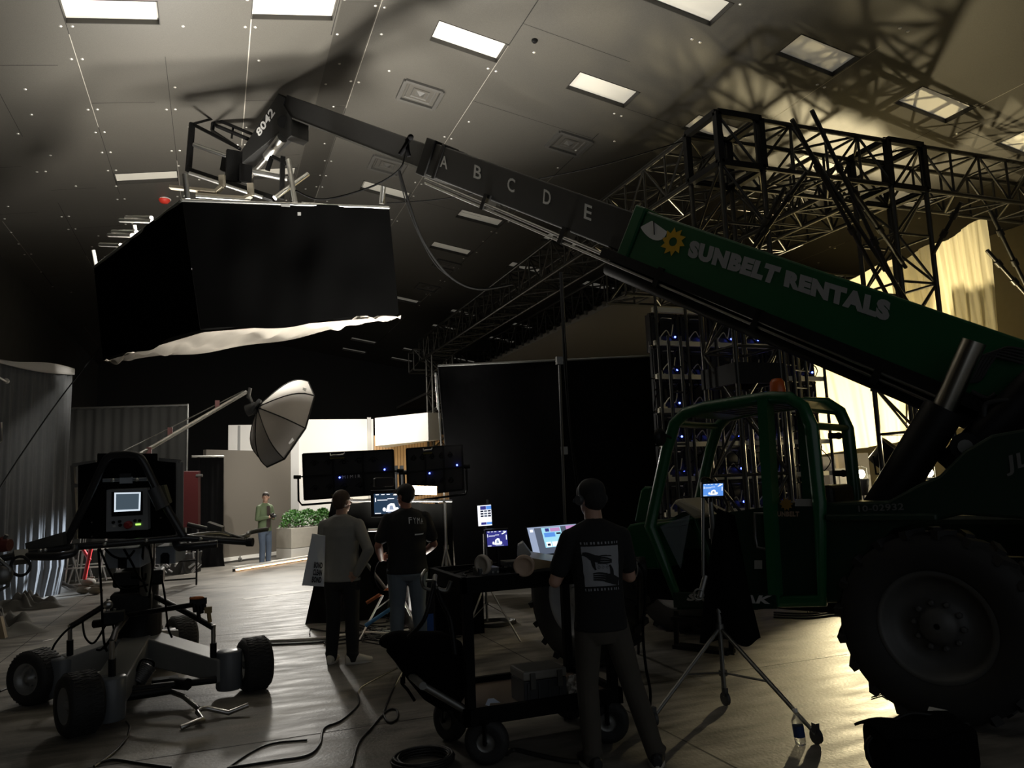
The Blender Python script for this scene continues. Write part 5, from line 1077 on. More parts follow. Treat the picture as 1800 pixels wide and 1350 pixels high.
# far man in the green jacket
P = Pose((1.14, 20.02, 0), (.62, -.78), 1.78)
T, sh, H, _ = person('person', 'person in an open green jacket and jeans standing before the grey flat, holding a camera', P,
    [((-.24, .05, 1.12), (-.09, .2, 1.13), (.9, .4, .1), (0, .3, 1), .9), ((.25, .03, 1.12), (.1, .22, 1.15), (-.9, .4, .1), (0, .3, 1), .9)],
    (.75, .65, .0), 'jacket', [((-.1, .03, .49), (-.11, 0, .08), (-.3, 1, 0)), ((.1, .04, .49), (.12, .04, .08), (.45, 1, 0))], mat('dark_hair', (.02, .013, .009), .7), 1.0, 'long', 0, vox=.011,
    shoes=mat('tan_shoe', (.4, .3, .2), .7), pants=mat('blue_jeans', (.07, .095, .14), .85, noise=.3), shirt=mat('green_jacket', (.095, .13, .065), .8, noise=.15))
m = MB(); f = bil(P(-.065, .124, .9), P(.065, .124, .9), P(.05, .125, 1.42), P(-.05, .125, 1.42)); m.grid(lambda u, v: f(u, v) + P.d(0, 1, 0) * (.014 * math.sin(u * PI) + .018 * math.sin(v * PI)), 8, 10); m.build('shirt', mat('brown_shirt', (.035, .022, .018), .85), T)
t = thing('camera', 'small dark camera held at the chest of the man in the green jacket', 'camera', P(0, .26, 1.17)); m = MB(); c = P(0, .27, 1.18); R3 = Matrix((P.r, P.f, V((0, 0, 1)))).transposed(); m.box(c, (.13, .06, .09), R3); m.box(c + V((0, 0, .055)), (.05, .05, .03), R3); m.build('body', BLACK, t, bev=.008); m = MB(); m.lathe([(.03, 0), (.035, .07), (.03, .075)], c + P.f * .03, P.f, 14); m.build('lens', DGREY, t)
# man in the grey sweatshirt
P = Pose((1.22, 8.18, 0), (.5, .87), 1.735)
GS = mat('grey_sweatshirt', (.25, .24, .215), .9, noise=.12, bump=.12, bscale=30)
T, sh, H, _ = person('person', 'person in grey sweatshirt and glasses, hand on hip, white board under the arm', P,
    [((-.21, -.02, 1.12), (-.205, .07, .86), (.1, .2, -1), (1, 0, 0), .5), ((.34, -.13, 1.13), (.2, -.11, .9), (-.7, .1, -.5), (-.3, 1, 0), .8)],
    (.42, .9, .02), 'sweatshirt', [((-.1, .03, .49), (-.12, .0, .08), (-.1, 1, 0)), ((.1, .02, .49), (.12, -.03, .08), (.9, .5, 0))], mat('brown_hair', (.075, .045, .028), .75, noise=.3, nscale=40), 1.06, 'long', 0,
    shoes=mat('cream_shoe', (.72, .66, .54), .75), pants=mat('black_trousers', (.012, .012, .012), .85), shirt=GS)
m = MB()
for sx in (-1, 1): m.path([H(sx * .034 + .024 * math.cos(a), .104, .012 + .02 * math.sin(a)) for a in [2 * PI * i / 16 for i in range(16)]], .003, 5, True); m.tube(H(sx * .06, .1, .018), H(sx * .083, .0, .02), .003, 5)
m.tube(H(-.01, .106, .016), H(.01, .106, .016), .003, 5); m.build('glasses', mat('glasses_rim', (.5, .45, .35), .3), T)
a, b, c, d = at(531, 1029, 7.55), at(566, 1031, 7.62), at(572, 942, 7.75), at(549, 938, 7.6); f = bil(a, b, c, d); nn = (b - a).cross(d - a).normalized()
t = thing('white_board', 'white lettered board carried under the arm of the man in grey', 'board', a); m = MB(); m.prism([a, b + (b - a) * .1, c, d], nn * -.012); m.build('panel', mat('board_white', (.66, .68, .7), .7), t)
m = MB()
for v0 in (.08, .22, .36): put_text(m, 'BOND' if v0 != .22 else 'CLEAN', lambda u, v, v0=v0: f(.42 + .5 * u, v0 + .12 * v) + nn * .035, .05)
m.build('lettering', mat('dark_print', (.03, .03, .035), .8), t)
# man in the black shirt
P = Pose((1.93, 8.28, 0), (.05, 1.0), 1.77)
T, sh, H, _ = person('person', 'person in black lettered T-shirt and jeans seen from behind, facing the lit monitor', P,
    [((-.3, .02, 1.12), (-.24, .24, .96), (.3, 1, .1), (1, 0, -.2), .6), ((.3, .03, 1.1), (.22, .26, .98), (-.3, 1, .1), (-1, 0, -.2), .6)],
    (-.55, .83, -.02), 't_shirt', [((-.11, .02, .49), (-.13, 0, .08), (-.2, 1, 0)), ((.11, .02, .49), (.14, 0, .08), (.25, 1, 0))], mat('black_hair', (.016, .014, .012), .8), 1.2, 'short', 0, hairstyle='cap', skin=mat('skin_red', (.3, .13, .09), .55),
    shoes=mat('black_shoe', (.015, .015, .015), .6), pants=mat('light_jeans', (.15, .185, .22), .85, noise=.2), shirt=mat('black_tee', (.012, .012, .012), .9, bump=.12, bscale=25))
def wrap(o, target, off):
    w = o.modifiers.new('onto', 'SHRINKWRAP'); w.target = target; w.wrap_method = 'NEAREST_SURFACEPOINT'; w.wrap_mode = 'ABOVE_SURFACE'; w.offset = off; return o
m = MB()
for i, ch in enumerate('FYMA'): put_text(m, ch, lambda u, v, i=i: P(.0 + i * .05 + .036 * u, -.16, 1.34 + .085 * v - i * .003), .0)
wrap(m.build('shirt_lettering', mat('tee_print', (.8, .82, .82), .8), T), sh, .006)
m = MB(); m.grid(lambda u, v: P(.06 + .13 * u, -.16, 1.215 + .014 * v), 10, 1); wrap(m.build('shirt_underline', mat('tee_print', (.8, .82, .82), .8), T), sh, .006)
# man in the foreground at the cart
P = Pose((2.245, 4.42, 0), (.2, .98), 1.73)
BT = mat('foreground_tee', (.0075, .0075, .008), .92, bump=.15, bscale=22)
T, sh, H, _ = person('person', 'person in black T-shirt with film-frame picture on the back, working at the trolley', P,
    [((-.27, .06, 1.12), (-.16, .29, 1.2), (.3, .9, -.05), (0, -.1, -1), .5), ((.235, .09, 1.12), (.1, .3, 1.2), (-.35, .9, -.05), (0, -.1, -1), .5)],
    (-.35, .85, -.22), 't_shirt', [((-.1, .03, .49), (-.1, -.02, .08), (-.15, 1, 0)), ((.17, -.02, .49), (.29, -.06, .08), (.3, 1, 0))], mat('dark_beanie', (.012, .012, .012), .9), .93, 'short', .03, hairstyle='cap', vox=.008,
    shoes=mat('boot_black', (.014, .013, .012), .6), pants=mat('dark_khaki', (.06, .053, .042), .9, noise=.2, bump=.15, bscale=18), shirt=BT)
m = MB()
m.path([H(.088 * math.cos(a), -.0, .03 + .1 * math.sin(a)) for a in [PI * i / 16 for i in range(17)]], .008, 8); m.build('headphone_band', DGREY, T)
for sx in (-1, 1): m = MB(); m.lathe([(.028, 0), (.034, .012), (.03, .03)], H(sx * .082, 0, -.0), (H(sx, 0, 0) - H(0, 0, 0)), 16); m.build('headphone_cup', DGREY, T)
PR = mat('print_grey', (.27, .28, .3), .85, noise=.12, nscale=14); PD = mat('print_dark', (.012, .013, .014), .9)
bx = lambda x, z: P(x * 1.38 - .005, -.17 + (z - 1.1) * .06, 1.225 + (z - 1.225) * .92)
m = MB(); m.grid(lambda u, v: bx(-.12 + .245 * u, 1.09 + .27 * v), 24, 24); wrap(m.build('print_panel', PR, T), sh, .004)
m = MB()
for i in range(12):
    x = -.12 + i * .0212
    for z in (1.373, 1.062): m.grid(lambda u, v: bx(x + .009 * u, z + .016 * v), 2, 3)
wrap(m.build('film_holes', PR, T), sh, .004)
def blob(pts, n=5):                                             # filled rounded strip through pts with widths
    q = smooth_path([(x, 0, z) for x, z, w in pts], n); ws = [w for _, _, w in pts]; L = []; Rr = []
    for i, p in enumerate(q):
        d = (q[min(i + 1, len(q) - 1)] - q[max(i - 1, 0)]).normalized(); nn = V((-d.z, 0, d.x)); k = i / (len(q) - 1) * (len(ws) - 1); j = min(int(k), len(ws) - 2); w = ws[j] + (ws[j + 1] - ws[j]) * (k - j)
        L.append(p + nn * w); Rr.append(p - nn * w)
    return L, Rr
def strip_mesh(m, pts):
    L, Rr = blob(pts); n = len(L); vs = []
    for a, b in zip(L, Rr): vs += [bx(a.x, a.z), bx((a.x + b.x) / 2, (a.z + b.z) / 2), bx(b.x, b.z)]
    m.add(vs, [(3 * i + k, 3 * i + k + 1, 3 * i + k + 4, 3 * i + k + 3) for i in range(n - 1) for k in range(2)])
m = MB()
strip_mesh(m, [(-.115, 1.31, .012), (-.08, 1.3, .022), (-.04, 1.275, .026), (-.005, 1.265, .024)])
for k in range(4): strip_mesh(m, [(-.02, 1.285 - k * .014, .007), (.02, 1.29 - k * .017, .0065), (.065, 1.265 - k * .008 + .02 * (k == 0), .004)])
strip_mesh(m, [(-.05, 1.265, .012), (-.045, 1.22, .01), (-.035, 1.195, .006)])
strip_mesh(m, [(.12, 1.11, .02), (.085, 1.12, .028), (.045, 1.135, .032), (.02, 1.14, .026)])
for k in range(4): strip_mesh(m, [(.03, 1.165 - k * .015, .007), (-.02, 1.175 - k * .015, .006), (-.055, 1.17 - k * .013, .004)])
strip_mesh(m, [(.06, 1.15, .014), (.062, 1.185, .011), (.05, 1.225, .006)])
wrap(m.build('print_hands', PD, T), sh, .0065)
m = MB()
for i in range(3):
    for j in range(2): m.path([bx(-.015 + i * .024 + .007 * math.cos(a), 1.21 + j * .022 + .007 * math.sin(a)) for a in [2 * PI * k / 10 for k in range(9)]], .0015, 4)
wrap(m.build('print_marks', mat('print_mid', (.09, .095, .1), .9), T), sh, .006)
# ------------------------------------------------------------------ camera cart in the foreground
CX, CY, CZ = 1.5, 4.8, 1.13
t = thing('equipment_trolley', 'black two-tier equipment trolley on air tyres in front of the working man', 'trolley', (2.0, 5.15, 0))
m = MB()
for x in (CX, CX + 1.0):
    for y in (CY, CY + .7): m.para((x - .03, y - .03, .3), (.06, 0, 0), (0, .06, 0), (0, 0, CZ - .3))
m.build_each('post', MATTE, t, bev=.006)
m = MB(); m.para((CX - .05, CY - .05, CZ - .08), (1.1, 0, 0), (0, .04, 0), (0, 0, .1)); m.para((CX - .05, CY + .71, CZ - .08), (1.1, 0, 0), (0, .04, 0), (0, 0, .1)); m.para((CX - .05, CY - .05, CZ - .08), (.04, 0, 0), (0, .8, 0), (0, 0, .1)); m.para((CX + 1.01, CY - .05, CZ - .08), (.04, 0, 0), (0, .8, 0), (0, 0, .1)); m.para((CX - .03, CY - .03, CZ - .03), (1.06, 0, 0), (0, .76, 0), (0, 0, .02)); m.build('top_tray', MATTE, t, bev=.004)
m = MB(); m.para((CX - .05, CY - .05, .25), (1.1, 0, 0), (0, .04, 0), (0, 0, .1)); m.para((CX - .05, CY + .71, .25), (1.1, 0, 0), (0, .04, 0), (0, 0, .1)); m.para((CX - .05, CY - .05, .25), (.04, 0, 0), (0, .8, 0), (0, 0, .1)); m.para((CX + 1.01, CY - .05, .25), (.04, 0, 0), (0, .8, 0), (0, 0, .1)); m.build('shelf_rim', MATTE, t, bev=.004)
m = MB(); m.para((CX - .03, CY - .03, .29), (1.06, 0, 0), (0, .76, 0), (0, 0, .02)); m.build('shelf', mat('worn_shelf', (.17, .13, .1), .35, noise=.25), t)
m = MB(); a = [onplane(x, y, (0, CY + .2, .31), (0, 0, 1)) + V((0, 0, .003)) for x, y in ((853, 1240), (858, 1229), (868, 1228), (880, 1236), (862, 1237), (860, 1242))]; m.add(a, [tuple(range(6))]); m.build('blue_tape', mat('blue_tape', (.5, .62, .85), .5), t)
m = MB()
for y in (CY + .02, CY + .6): m.path([(CX - .02, y, .33), (CX - .3, y + .02, .52)], .022, 8)
m.tube((CX - .3, CY, .52), (CX - .3, CY + .64, .52), .025, 8); m.build_each('push_bar', DULL, t)
def tyre(c, r, w, ang):
    ax = V((math.cos(math.radians(ang)), math.sin(math.radians(ang)), 0)); m = MB(); h = w / 2
    m.lathe([(.05, -h * .6), (r * .7, -h), (r * .92, -h * .8), (r, -h * .3), (r, h * .3), (r * .92, h * .8), (r * .7, h), (.05, h * .6)], c, ax, 32); wh = m.build('wheel', RUBBER, t)
    for s in (-1, 1): m = MB(); m.lathe([(.06, h * .75), (.05, h * .6), (.02, h * .9), (.002, h * .9)], c, ax * s, 18, caps=False); m.build('hub', DULL, wh)
    m = MB(); p = V((c[0], c[1], c[2])); m.tube(p - ax * (h + .02), p + ax * (h + .02), .012, 8)
    for s in (-1, 1): m.beam(p + ax * s * (h + .02), p + ax * s * (h + .02) + V((0, 0, .14)), .05, .01)
    m.box(p + V((0, 0, .135)), (.12, .12, .02)); m.build('caster_fork', MATTE, t)
tyre((CX + .1, CY + .0, .14), .14, .1, 60); tyre((CX + .02, CY + .55, .14), .14, .1, 25); tyre((CX + .95, CY + .0, .14), .14, .1, 60); tyre((CX + .95, CY + .6, .14), .14, .1, 40)
m = MB(); m.path(smooth_path([at(748, 1002, 5.3), at(741, 1015, 5.2), at(745, 1032, 5.2), at(760, 1038, 5.2)], 5), .012, 8); m.path(smooth_path([at(765, 1012, 5.1), at(766, 1032, 5.0), at(785, 1038, 5.0), at(793, 1022, 5.0)], 5), .016, 8); m.path([at(750, 1021, 5.2), at(766, 1020, 5.1)], .01, 6); m.build_each('hook', DULL, t)
# things on top of the trolley
def quad_screen(tl, tr, br_, bl, name, label, cat, thick, bez, body=BLACK, group=None):
    tl, tr, br_, bl = (V(p) for p in (tl, tr, br_, bl)); br_ = tr + bl - tl; n = (tr - tl).cross(bl - tl).normalized(); n = n if n.dot(CF) > 0 else -n
    f = bil(bl, br_, tr, tl); t = thing(name, label, cat, bl, group); w = (tr - tl).length; h = (tl - bl).length; bu, bv = bez / w, bez / h
    m = MB(); m.prism([f(-bu, -bv), f(1 + bu, -bv), f(1 + bu, 1 + bv), f(-bu, 1 + bv)], n * thick); m.build('housing', body, t, bev=.003)
    return t, f, n
def px_quad(m, f, n, u0, v0, u1, v1, k, mi): m.add([f(u0, v0) - n * (.002 + .0006 * k), f(u1, v0) - n * (.002 + .0006 * k), f(u1, v1) - n * (.002 + .0006 * k), f(u0, v1) - n * (.002 + .0006 * k)], [(0, 1, 2, 3)], mi)
def em(name, c, s=1.0): return mat(name, tuple(min(1, x) * .2 for x in c), .4, emit=c, es=s)
EMN = em('glow_navy', (.035, .035, .22)); EMW = em('glow_white', (.9, .93, 1), 1.1); EMB = em('glow_blue', (.1, .28, .75)); EMG = em('glow_grey', (.085, .105, .15)); EML = em('glow_lightgrey', (.3, .36, .5)); EMC = em('glow_cyan', (.35, .7, .85)); EMD = em('glow_dark', (.01, .012, .03)); EMP = em('glow_pink', (.5, .25, .5)); EMT = em('glow_teal', (.018, .04, .075))
PAL = [EMN, EMW, EMB, EMG, EML, EMC, EMD, EMP, EMT]
def car_view(f, n, parent, base, seed):
    random.seed(seed); m = MB(); px_quad(m, f, n, 0, 0, 1, 1, 0, base)
    for u in (.05, .22, .38, .6, .8): px_quad(m, f, n, u, .93, u + .1, .97, 1, 1)
    m.add([f(u, v) - n * .004 for u, v in ((.34, .1), (.4, .42), (.5, .52), (.6, .5), (.68, .1))], [tuple(range(5))], 1); m.add([f(u, v) - n * .0046 for u, v in ((.45, .2), (.47, .4), (.55, .4), (.58, .2))], [(0, 1, 2, 3)], 4)
    for u in (.3, .68): m.add([f(u + .05 * math.cos(a), .22 + .1 * math.sin(a)) - n * .0042 for a in [2 * PI * k / 10 for k in range(10)]], [tuple(range(10))], 1)
    m.add([f(u, v) - n * .004 for u, v in ((.7, .78), (.95, .97), (.97, .9), (.78, .76))], [(0, 1, 2, 3)], 1); px_quad(m, f, n, .1, .66, .4, .7, 1, 1); px_quad(m, f, n, .4, .72, .6, .75, 1, 1); px_quad(m, f, n, .02, .02, .2, .06, 1, 1); px_quad(m, f, n, .4, .03, .8, .07, 1, 4); px_quad(m, f, n, .03, .6, .06, .8, 1, 1); px_quad(m, f, n, .93, .4, .97, .72, 1, 1)
    m.build('screen', PAL, parent)
t, f, n = quad_screen(at(855, 934, 5.4), at(891, 932, 5.4), at(894, 958, 5.4), at(857, 961, 5.4), 'field_monitor', 'small field monitor with violet picture standing on the trolley', 'monitor', .03, .012)
car_view(f, n, t, 0, 1)
m = MB(); m.tube(f(-.09, -.1), f(-.09, 1.1), .007, 6); m.build('side_rail', DULL, t); m = MB(); p = f(.5, -.1) + n * .02; m.tube(p, V((p.x, p.y, CZ + .0)), .012, 8); m.box((p.x, p.y, CZ + .01), (.16, .12, .02)); m.build('stand', BLACK, t)
t, f, n = quad_screen(at(839, 889, 5.5), at(863, 887, 5.5), at(865, 923, 5.5), at(841, 925, 5.5), 'tablet', 'upright tablet with a column of small pictures above the field monitor', 'tablet', .012, .008)
m = MB(); px_quad(m, f, n, 0, 0, 1, 1, 0, 1); px_quad(m, f, n, .2, .78, .62, .96, 1, 0); px_quad(m, f, n, .63, .78, 1, .96, 1, 2)
for v, c in ((.67, 6), (.55, 6), (.43, 6)):
    for k in range(3): px_quad(m, f, n, .2 + k * .27, v, .42 + k * .27, v + .08, 1, (6, 3, 6)[k])
px_quad(m, f, n, .22, .05, .6, .17, 1, 0); px_quad(m, f, n, .62, .05, 1, .17, 1, 2); m.build('screen', PAL, t)
m = MB(); p = f(.5, 0) + n * .02; m.tube(f(.75, 1.02), f(.75, 1.25), .008, 6); m.tube(p, V((p.x, p.y, CZ + .0)), .012, 8); m.build('arm', DULL, t)
LT = [at(926, 928, 5.4), at(1012, 921, 5.6), at(1018, 973, 5.55), at(938, 976, 5.35)]
t, f, n = quad_screen(*LT, 'laptop', 'open laptop with a grey window of pictures, in front of the working man', 'laptop', .008, .012)
m = MB(); px_quad(m, f, n, 0, 0, 1, 1, 0, 3); px_quad(m, f, n, 0, .96, 1, 1, 1, 4); px_quad(m, f, n, 0, 0, .13, .96, 1, 4); px_quad(m, f, n, .04, .82, .1, .92, 2, 1); px_quad(m, f, n, .27, .22, .66, .95, 1, 5); px_quad(m, f, n, .34, .8, .42, .92, 2, 0); px_quad(m, f, n, .44, .79, .64, .93, 2, 7); px_quad(m, f, n, .3, .6, .52, .76, 2, 2); px_quad(m, f, n, .55, .68, .64, .74, 2, 6); px_quad(m, f, n, .3, .25, .4, .42, 2, 1); px_quad(m, f, n, .42, .25, .66, .42, 2, 1); px_quad(m, f, n, .32, .28, .38, .36, 3, 6); px_quad(m, f, n, .77, .83, 1, .96, 1, 7); px_quad(m, f, n, .8, .7, 1, .84, 1, 1); m.build('screen', PAL, t)
fb, fbr = f(0, -.05), f(1, -.05); bk = V((.04, -.25, -.01)); m = MB(); m.prism([fb, fbr, fbr + bk, fb + bk], V((0, 0, -.016))); m.build('keyboard_deck', mat('laptop_grey', (.25, .25, .27), .4, .6), t)
m = MB()
for r in range(5):
    for c in range(13): p = fb.lerp(fbr, .06 + c * .068) + bk * (.12 + r * .12); m.box(p + V((0, 0, .002)), (.013, .016, .003))
m.build('keys', BLACK, t)
zz = min(fb.z, fbr.z) - .04; m = MB(); c0 = fb.lerp(fbr, .0) + bk * .5
m.prism([at(940, 982, 5.1), at(980, 988, 5.1), at(980, 996, 5.1), at(945, 1000, 5.1), at(934, 1004, 5.1), at(932, 980, 5.1)], CF * .2); tag(m.build('laptop_stand', mat('tan_plastic', (.42, .32, .18), .4), None, (fb.x, fb.y, CZ)), 'pale tapered support under the laptop at the trolley edge', 'stand')
def disc(px, py, d, r, ax, lab, col):
    p = at(px, py, d); t = thing('reel', lab, 'reel', p, 'round reels on the trolley edge'); m = MB(); m.lathe([(.02, .0), (r * .7, 0), (r * .72, -.006), (r * .95, -.008), (r, 0), (r, .02), (r * .92, .028), (.02, .028)], p, ax, 36); m.build('flange', col, t)
    m = MB(); m.lathe([(r * .6, .028), (r * .4, .06), (r * .35, .08)], p, ax, 24); m.build('core', mat('reel_core', (.2, .16, .1), .5), t)
disc(847, 993, 5.05, .066, (CF + CR * .9).normalized(), 'upright grey-tan reel turned partly sideways, left of the field monitor', mat('reel_grey', (.5, .44, .36), .6))
disc(921, 995, 4.98, .07, (CF * 1 + CR * .15).normalized(), 'upright tan reel facing the camera at the front edge of the trolley', mat('reel_tan', (.5, .36, .26), .6))
a = at(908, 975, 5.2); m = MB(); m.prism([at(909, 978, 5.2), at(910, 960, 5.2), at(919, 954, 5.2), at(934, 974, 5.2), at(932, 980, 5.2)], CF * .08); tag(m.build('paper_bag', mat('paper_grey', (.4, .4, .38), .8), None, a, bev=.004), 'folded grey paper behind the front reel', 'paper')
m = MB(); random.seed(4)
for k in range(9): x = CX + .1 + random.random() * .5; y = CY + .15 + random.random() * .4; m.path(smooth_path([(x, y, CZ + .01), (x + random.uniform(-.15, .15), y + .05, CZ + .03), (x + random.uniform(-.2, .2), y + .1, CZ + .01), (x + random.uniform(-.2, .2), y - .05, CZ + .01)], 5), .006, 5)
tag(m.build('cable_tangle', CABLE, None, (CX + .3, CY + .3, CZ)), 'tangle of black cables lying on the trolley top', 'cable')
for x, y, w, lab in ((CX + .12, CY + .1, .14, 'small black box with pale edge at the left front of the trolley top'), (CX + .42, CY + .38, .24, 'low black recorder with pale top under the field monitor'), (CX + .62, CY + .5, .1, 'small silver receiver box behind the front reel')):
    tt = thing('recorder_box', lab, 'electronics box', (x, y, CZ)); m = MB(); m.para((x, y, CZ), (w, 0, 0), (0, .14, 0), (0, 0, .05)); m.build('case', DGREY, tt, bev=.005); m = MB()
    for k in range(4): m.lathe([(.008, 0), (.008, -.012)], (x + .02 + k * w * .25, y - .001, CZ + .025), (0, 1, 0), 8)
    m.para((x, y, CZ + .05), (w, 0, 0), (0, .14, 0), (0, 0, .004)); m.build('knob', DULL, tt)
# on the lower shelf
tt = thing('hard_case', 'closed black hard case with lid painted as lit on the lower trolley shelf', 'case', (1.95, 4.9, .31)); m = MB(); c0 = V((1.86, 4.79, .312)); m.para(c0, (.3, 0, 0), (0, .24, 0), (0, 0, .15))
for k in range(4): m.para(c0 + V((.02 + k * .075, -.008, .01)), (.02, 0, 0), (0, .01, 0), (0, 0, .13))
m.build('body', mat('case_black', (.02, .022, .025), .45), tt, bev=.012); m = MB(); m.para(c0 + V((-.005, -.005, .152)), (.31, 0, 0), (0, .25, 0), (0, 0, .06)); m.build('lid', mat('lit_case_lid', (.2, .19, .165), .4), tt, bev=.015)  # lid colour raised to imitate light falling on it from behind
m = MB()
for x in (.04, .23): m.para(c0 + V((x, -.022, .1)), (.035, 0, 0), (0, .018, 0), (0, 0, .1))
m.build_each('latch', mat('case_latch', (.06, .058, .05), .4), tt, bev=.003); m = MB(); put_text(m, 'NANUK', lambda u, v: c0 + V((.09 + .11 * u, .02 + .05 * v, .2125)), .03); m.build('lid_lettering', mat('lid_letter', (.2, .19, .17), .5), tt)
m = MB(); m.lathe([(.025, 0), (.027, .01), (.027, .075), (.02, .085)], (2.13, 5.22, .31), (0, 0, 1), 18); m.lathe([(.022, .0), (.022, .02)], (2.13, 5.22, .4), (0, 0, 1), 14); tag(m.build('spray_can', DULL, None, (2.13, 5.22, .31)), 'small dark can standing behind the hard case on the lower shelf', 'can')
m = MB(); random.seed(9); c = V((2.26, 4.88, .37))
def crump(u, v): a = u * 2 * PI; b = v * PI; r = 1 + .25 * math.sin(5 * a + 4 * b) + .2 * math.sin(9 * a - 7 * b); return c + V((.07 * r * math.sin(b) * math.cos(a), .06 * r * math.sin(b) * math.sin(a), .055 * r * math.cos(b)))
m.grid(crump, 28, 14, smooth=False); tag(m.build('crumpled_bag', mat('crumpled_white', (.5, .46, .4), .5), None, c), 'crumpled white bag beside the hard case', 'bag')
# black backpack hung on the end of the trolley
tt = thing('backpack', 'black backpack hanging on the left end of the trolley', 'backpack', at(740, 1160, 4.95)); m = MB()
bp = [(690, 1130, 5.1, .13), (708, 1150, 5.05, .17), (735, 1180, 5.0, .19), (765, 1205, 4.95, .18), (795, 1222, 4.92, .1)]
m.rings([(at(x, y, d), r * .75, r, CF, (CR * .55 + CU * .8)) for x, y, d, r in [(688, 1128, 5.1, .07), (712, 1136, 5.08, .12), (746, 1152, 5.05, .19), (778, 1178, 5.02, .22), (800, 1208, 5.0, .17), (812, 1228, 4.99, .09)]], 20); remesh(m.build('bag', CLOTHB, tt), .012, 6)
m = MB(); m.ell(at(700, 1125, 5.12), (.13, .09, .06)); m.build('top_flap', CLOTHB, tt); m = MB(); m.path(smooth_path([at(718, 1120, 4.98), at(745, 1090, 4.9), at(760, 1040, 4.95), at(763, 1022, 5.0)], 6), .014, 6); m.path(smooth_path([at(800, 1150, 4.85), at(792, 1090, 4.9), at(778, 1060, 4.95), at(768, 1032, 5.0)], 6), .018, 6); m.build('strap', BLACK, tt)
m = MB(); m.path(smooth_path([at(712, 1172, 5), at(709, 1190, 5), at(706, 1200, 5), at(716, 1212, 5), at(724, 1224, 5), at(729, 1232, 5)], 5), .01, 6); m.box(at(708, 1196, 5), (.03, .015, .04)); m.build('buckle_strap', CABLE, tt)
tt = thing('blue_bin', 'dark bin with a bright blue side standing behind the trolley post', 'bin', onz(756, 1140)); m = MB(); g = onz(748, 1140); m.para((g.x, g.y, .01), (.16, 0, 0), (0, .2, 0), (0, 0, .35)); m.build('side', mat('bright_blue', (.01, .08, .32), .5), tt, bev=.01); m = MB(); m.para((g.x, g.y, .36), (.16, 0, 0), (0, .2, 0), (0, 0, .35)); m.build('upper', BLACK, tt, bev=.01)
# ------------------------------------------------------------------ light stands
def tripod(name, lab, hubp, base, legs, r, matl, cat='stand', casters=False, group=None, ring=None):
    t = thing(name, lab, cat, (base.x, base.y, 0), group); m = MB(); m.tube(base, hubp, r, 10); m.build('column', matl, t)
    for l in legs:
        m = MB(); m.tube(hubp if ring is None else base.lerp(hubp, ring[0]), l, r * .75, 8); m.build('leg', matl, t)
        if casters: m = MB(); c = V((l.x, l.y, .05)); m.tube(c - V((.012, 0, 0)), c + V((.012, 0, 0)), .05, 14); m.box(c + V((0, 0, .05)), (.03, .04, .06)); m.build('caster', DGREY, t)
    if ring is not None:
        m = MB()
        for l in legs: p = base.lerp(hubp, ring[0]); m.tube(base.lerp(hubp, ring[1]), p.lerp(l, .55), r * .4, 6)
        m.lathe([(r * 1.7, -.03), (r * 1.7, .03)], base.lerp(hubp, ring[0]), (0, 0, 1), 12); m.lathe([(r * 1.6, -.02), (r * 1.6, .02)], base.lerp(hubp, ring[1]), (0, 0, 1), 12); m.build('spreader', matl, t)
    return t
b0 = onz(1275, 1238); hb = at(1252, 878, 5.75)
t = tripod('monitor_stand', 'tall steel rolling stand with a small blue monitor, in front of the cab', V((b0.x, b0.y, hb.z)), V((b0.x, b0.y, .1)), [V((*onz(1150, 1276).xy, .06)), V((*onz(1436, 1308).xy, .06)), V((*onz(1276, 1240).xy, .06)) + V((.0, .0, 0))], .02, DULL, casters=True, ring=(.32, .09))
m = MB()
for z in (.72, 1.0, 1.28): m.lathe([(.03, -.04), (.03, .04)], (b0.x, b0.y, z), (0, 0, 1), 10); m.tube((b0.x, b0.y, z), (b0.x + .06, b0.y - .03, z), .008, 6)
m.build_each('knob', DULL, t)
t, f, n = quad_screen(at(1236, 851, 5.7), at(1271, 849.5, 5.7), at(1272, 871, 5.7), at(1236, 872.5, 5.7), 'stand_monitor', 'small monitor with bright blue picture on top of the rolling stand', 'monitor', .03, .012); car_view(f, n, t, 2, 2)
m = MB(); m.path(smooth_path([f(.5, -.1), f(1.2, -.4), f(1.3, -.2), f(1.1, .1)], 6), .006, 6); m.tube(f(.4, -.05) + n * .02, f(.4, -.5) + n * .02, .012, 8); m.build('mount', BLACK, t)
m = MB(); f = bil(at(1230, 1130, 5.9), at(1340, 1128, 6.0), at(1290, 905, 5.85), at(1262, 893, 5.8)); m.grid(lambda u, v: f(u, v) + CF * .05 * math.sin(u * 7 + v * 3) - V((0, 0, .02 * math.sin(u * 11) * (1 - v))), 24, 24); tag(m.build('black_drape', CLOTHB, None, at(1265, 893, 5.8)), 'black cloth hanging from the rolling stand in front of the cab door', 'cloth')
m = MB(); m.tube(at(1236, 870, 5.75), at(1236, 1012, 5.7), .012, 6); m.tube(at(1240, 1012, 5.7), at(1230, 1050, 5.65), .02, 8); m.path([at(1228, 1045, 5.65) + CR * .035 * math.cos(a) + CU * .04 * math.sin(a) for a in [2 * PI * k / 14 for k in range(14)]], .007, 6, True); tag(m.build('spare_arm', DULL, None, at(1236, 1012, 5.7)), 'thin articulated arm hanging beside the rolling stand', 'arm')
b0 = onz(857, 1110); t = tripod('light_stand', 'thin pale tripod standing on the floor behind the trolley', V((b0.x, b0.y, at(857, 960, 7.4).z)), V((b0.x, b0.y, .12)), [onz(806, 1152), onz(915, 1128), onz(830, 1095)], .014, DULL, ring=(.45, .2))
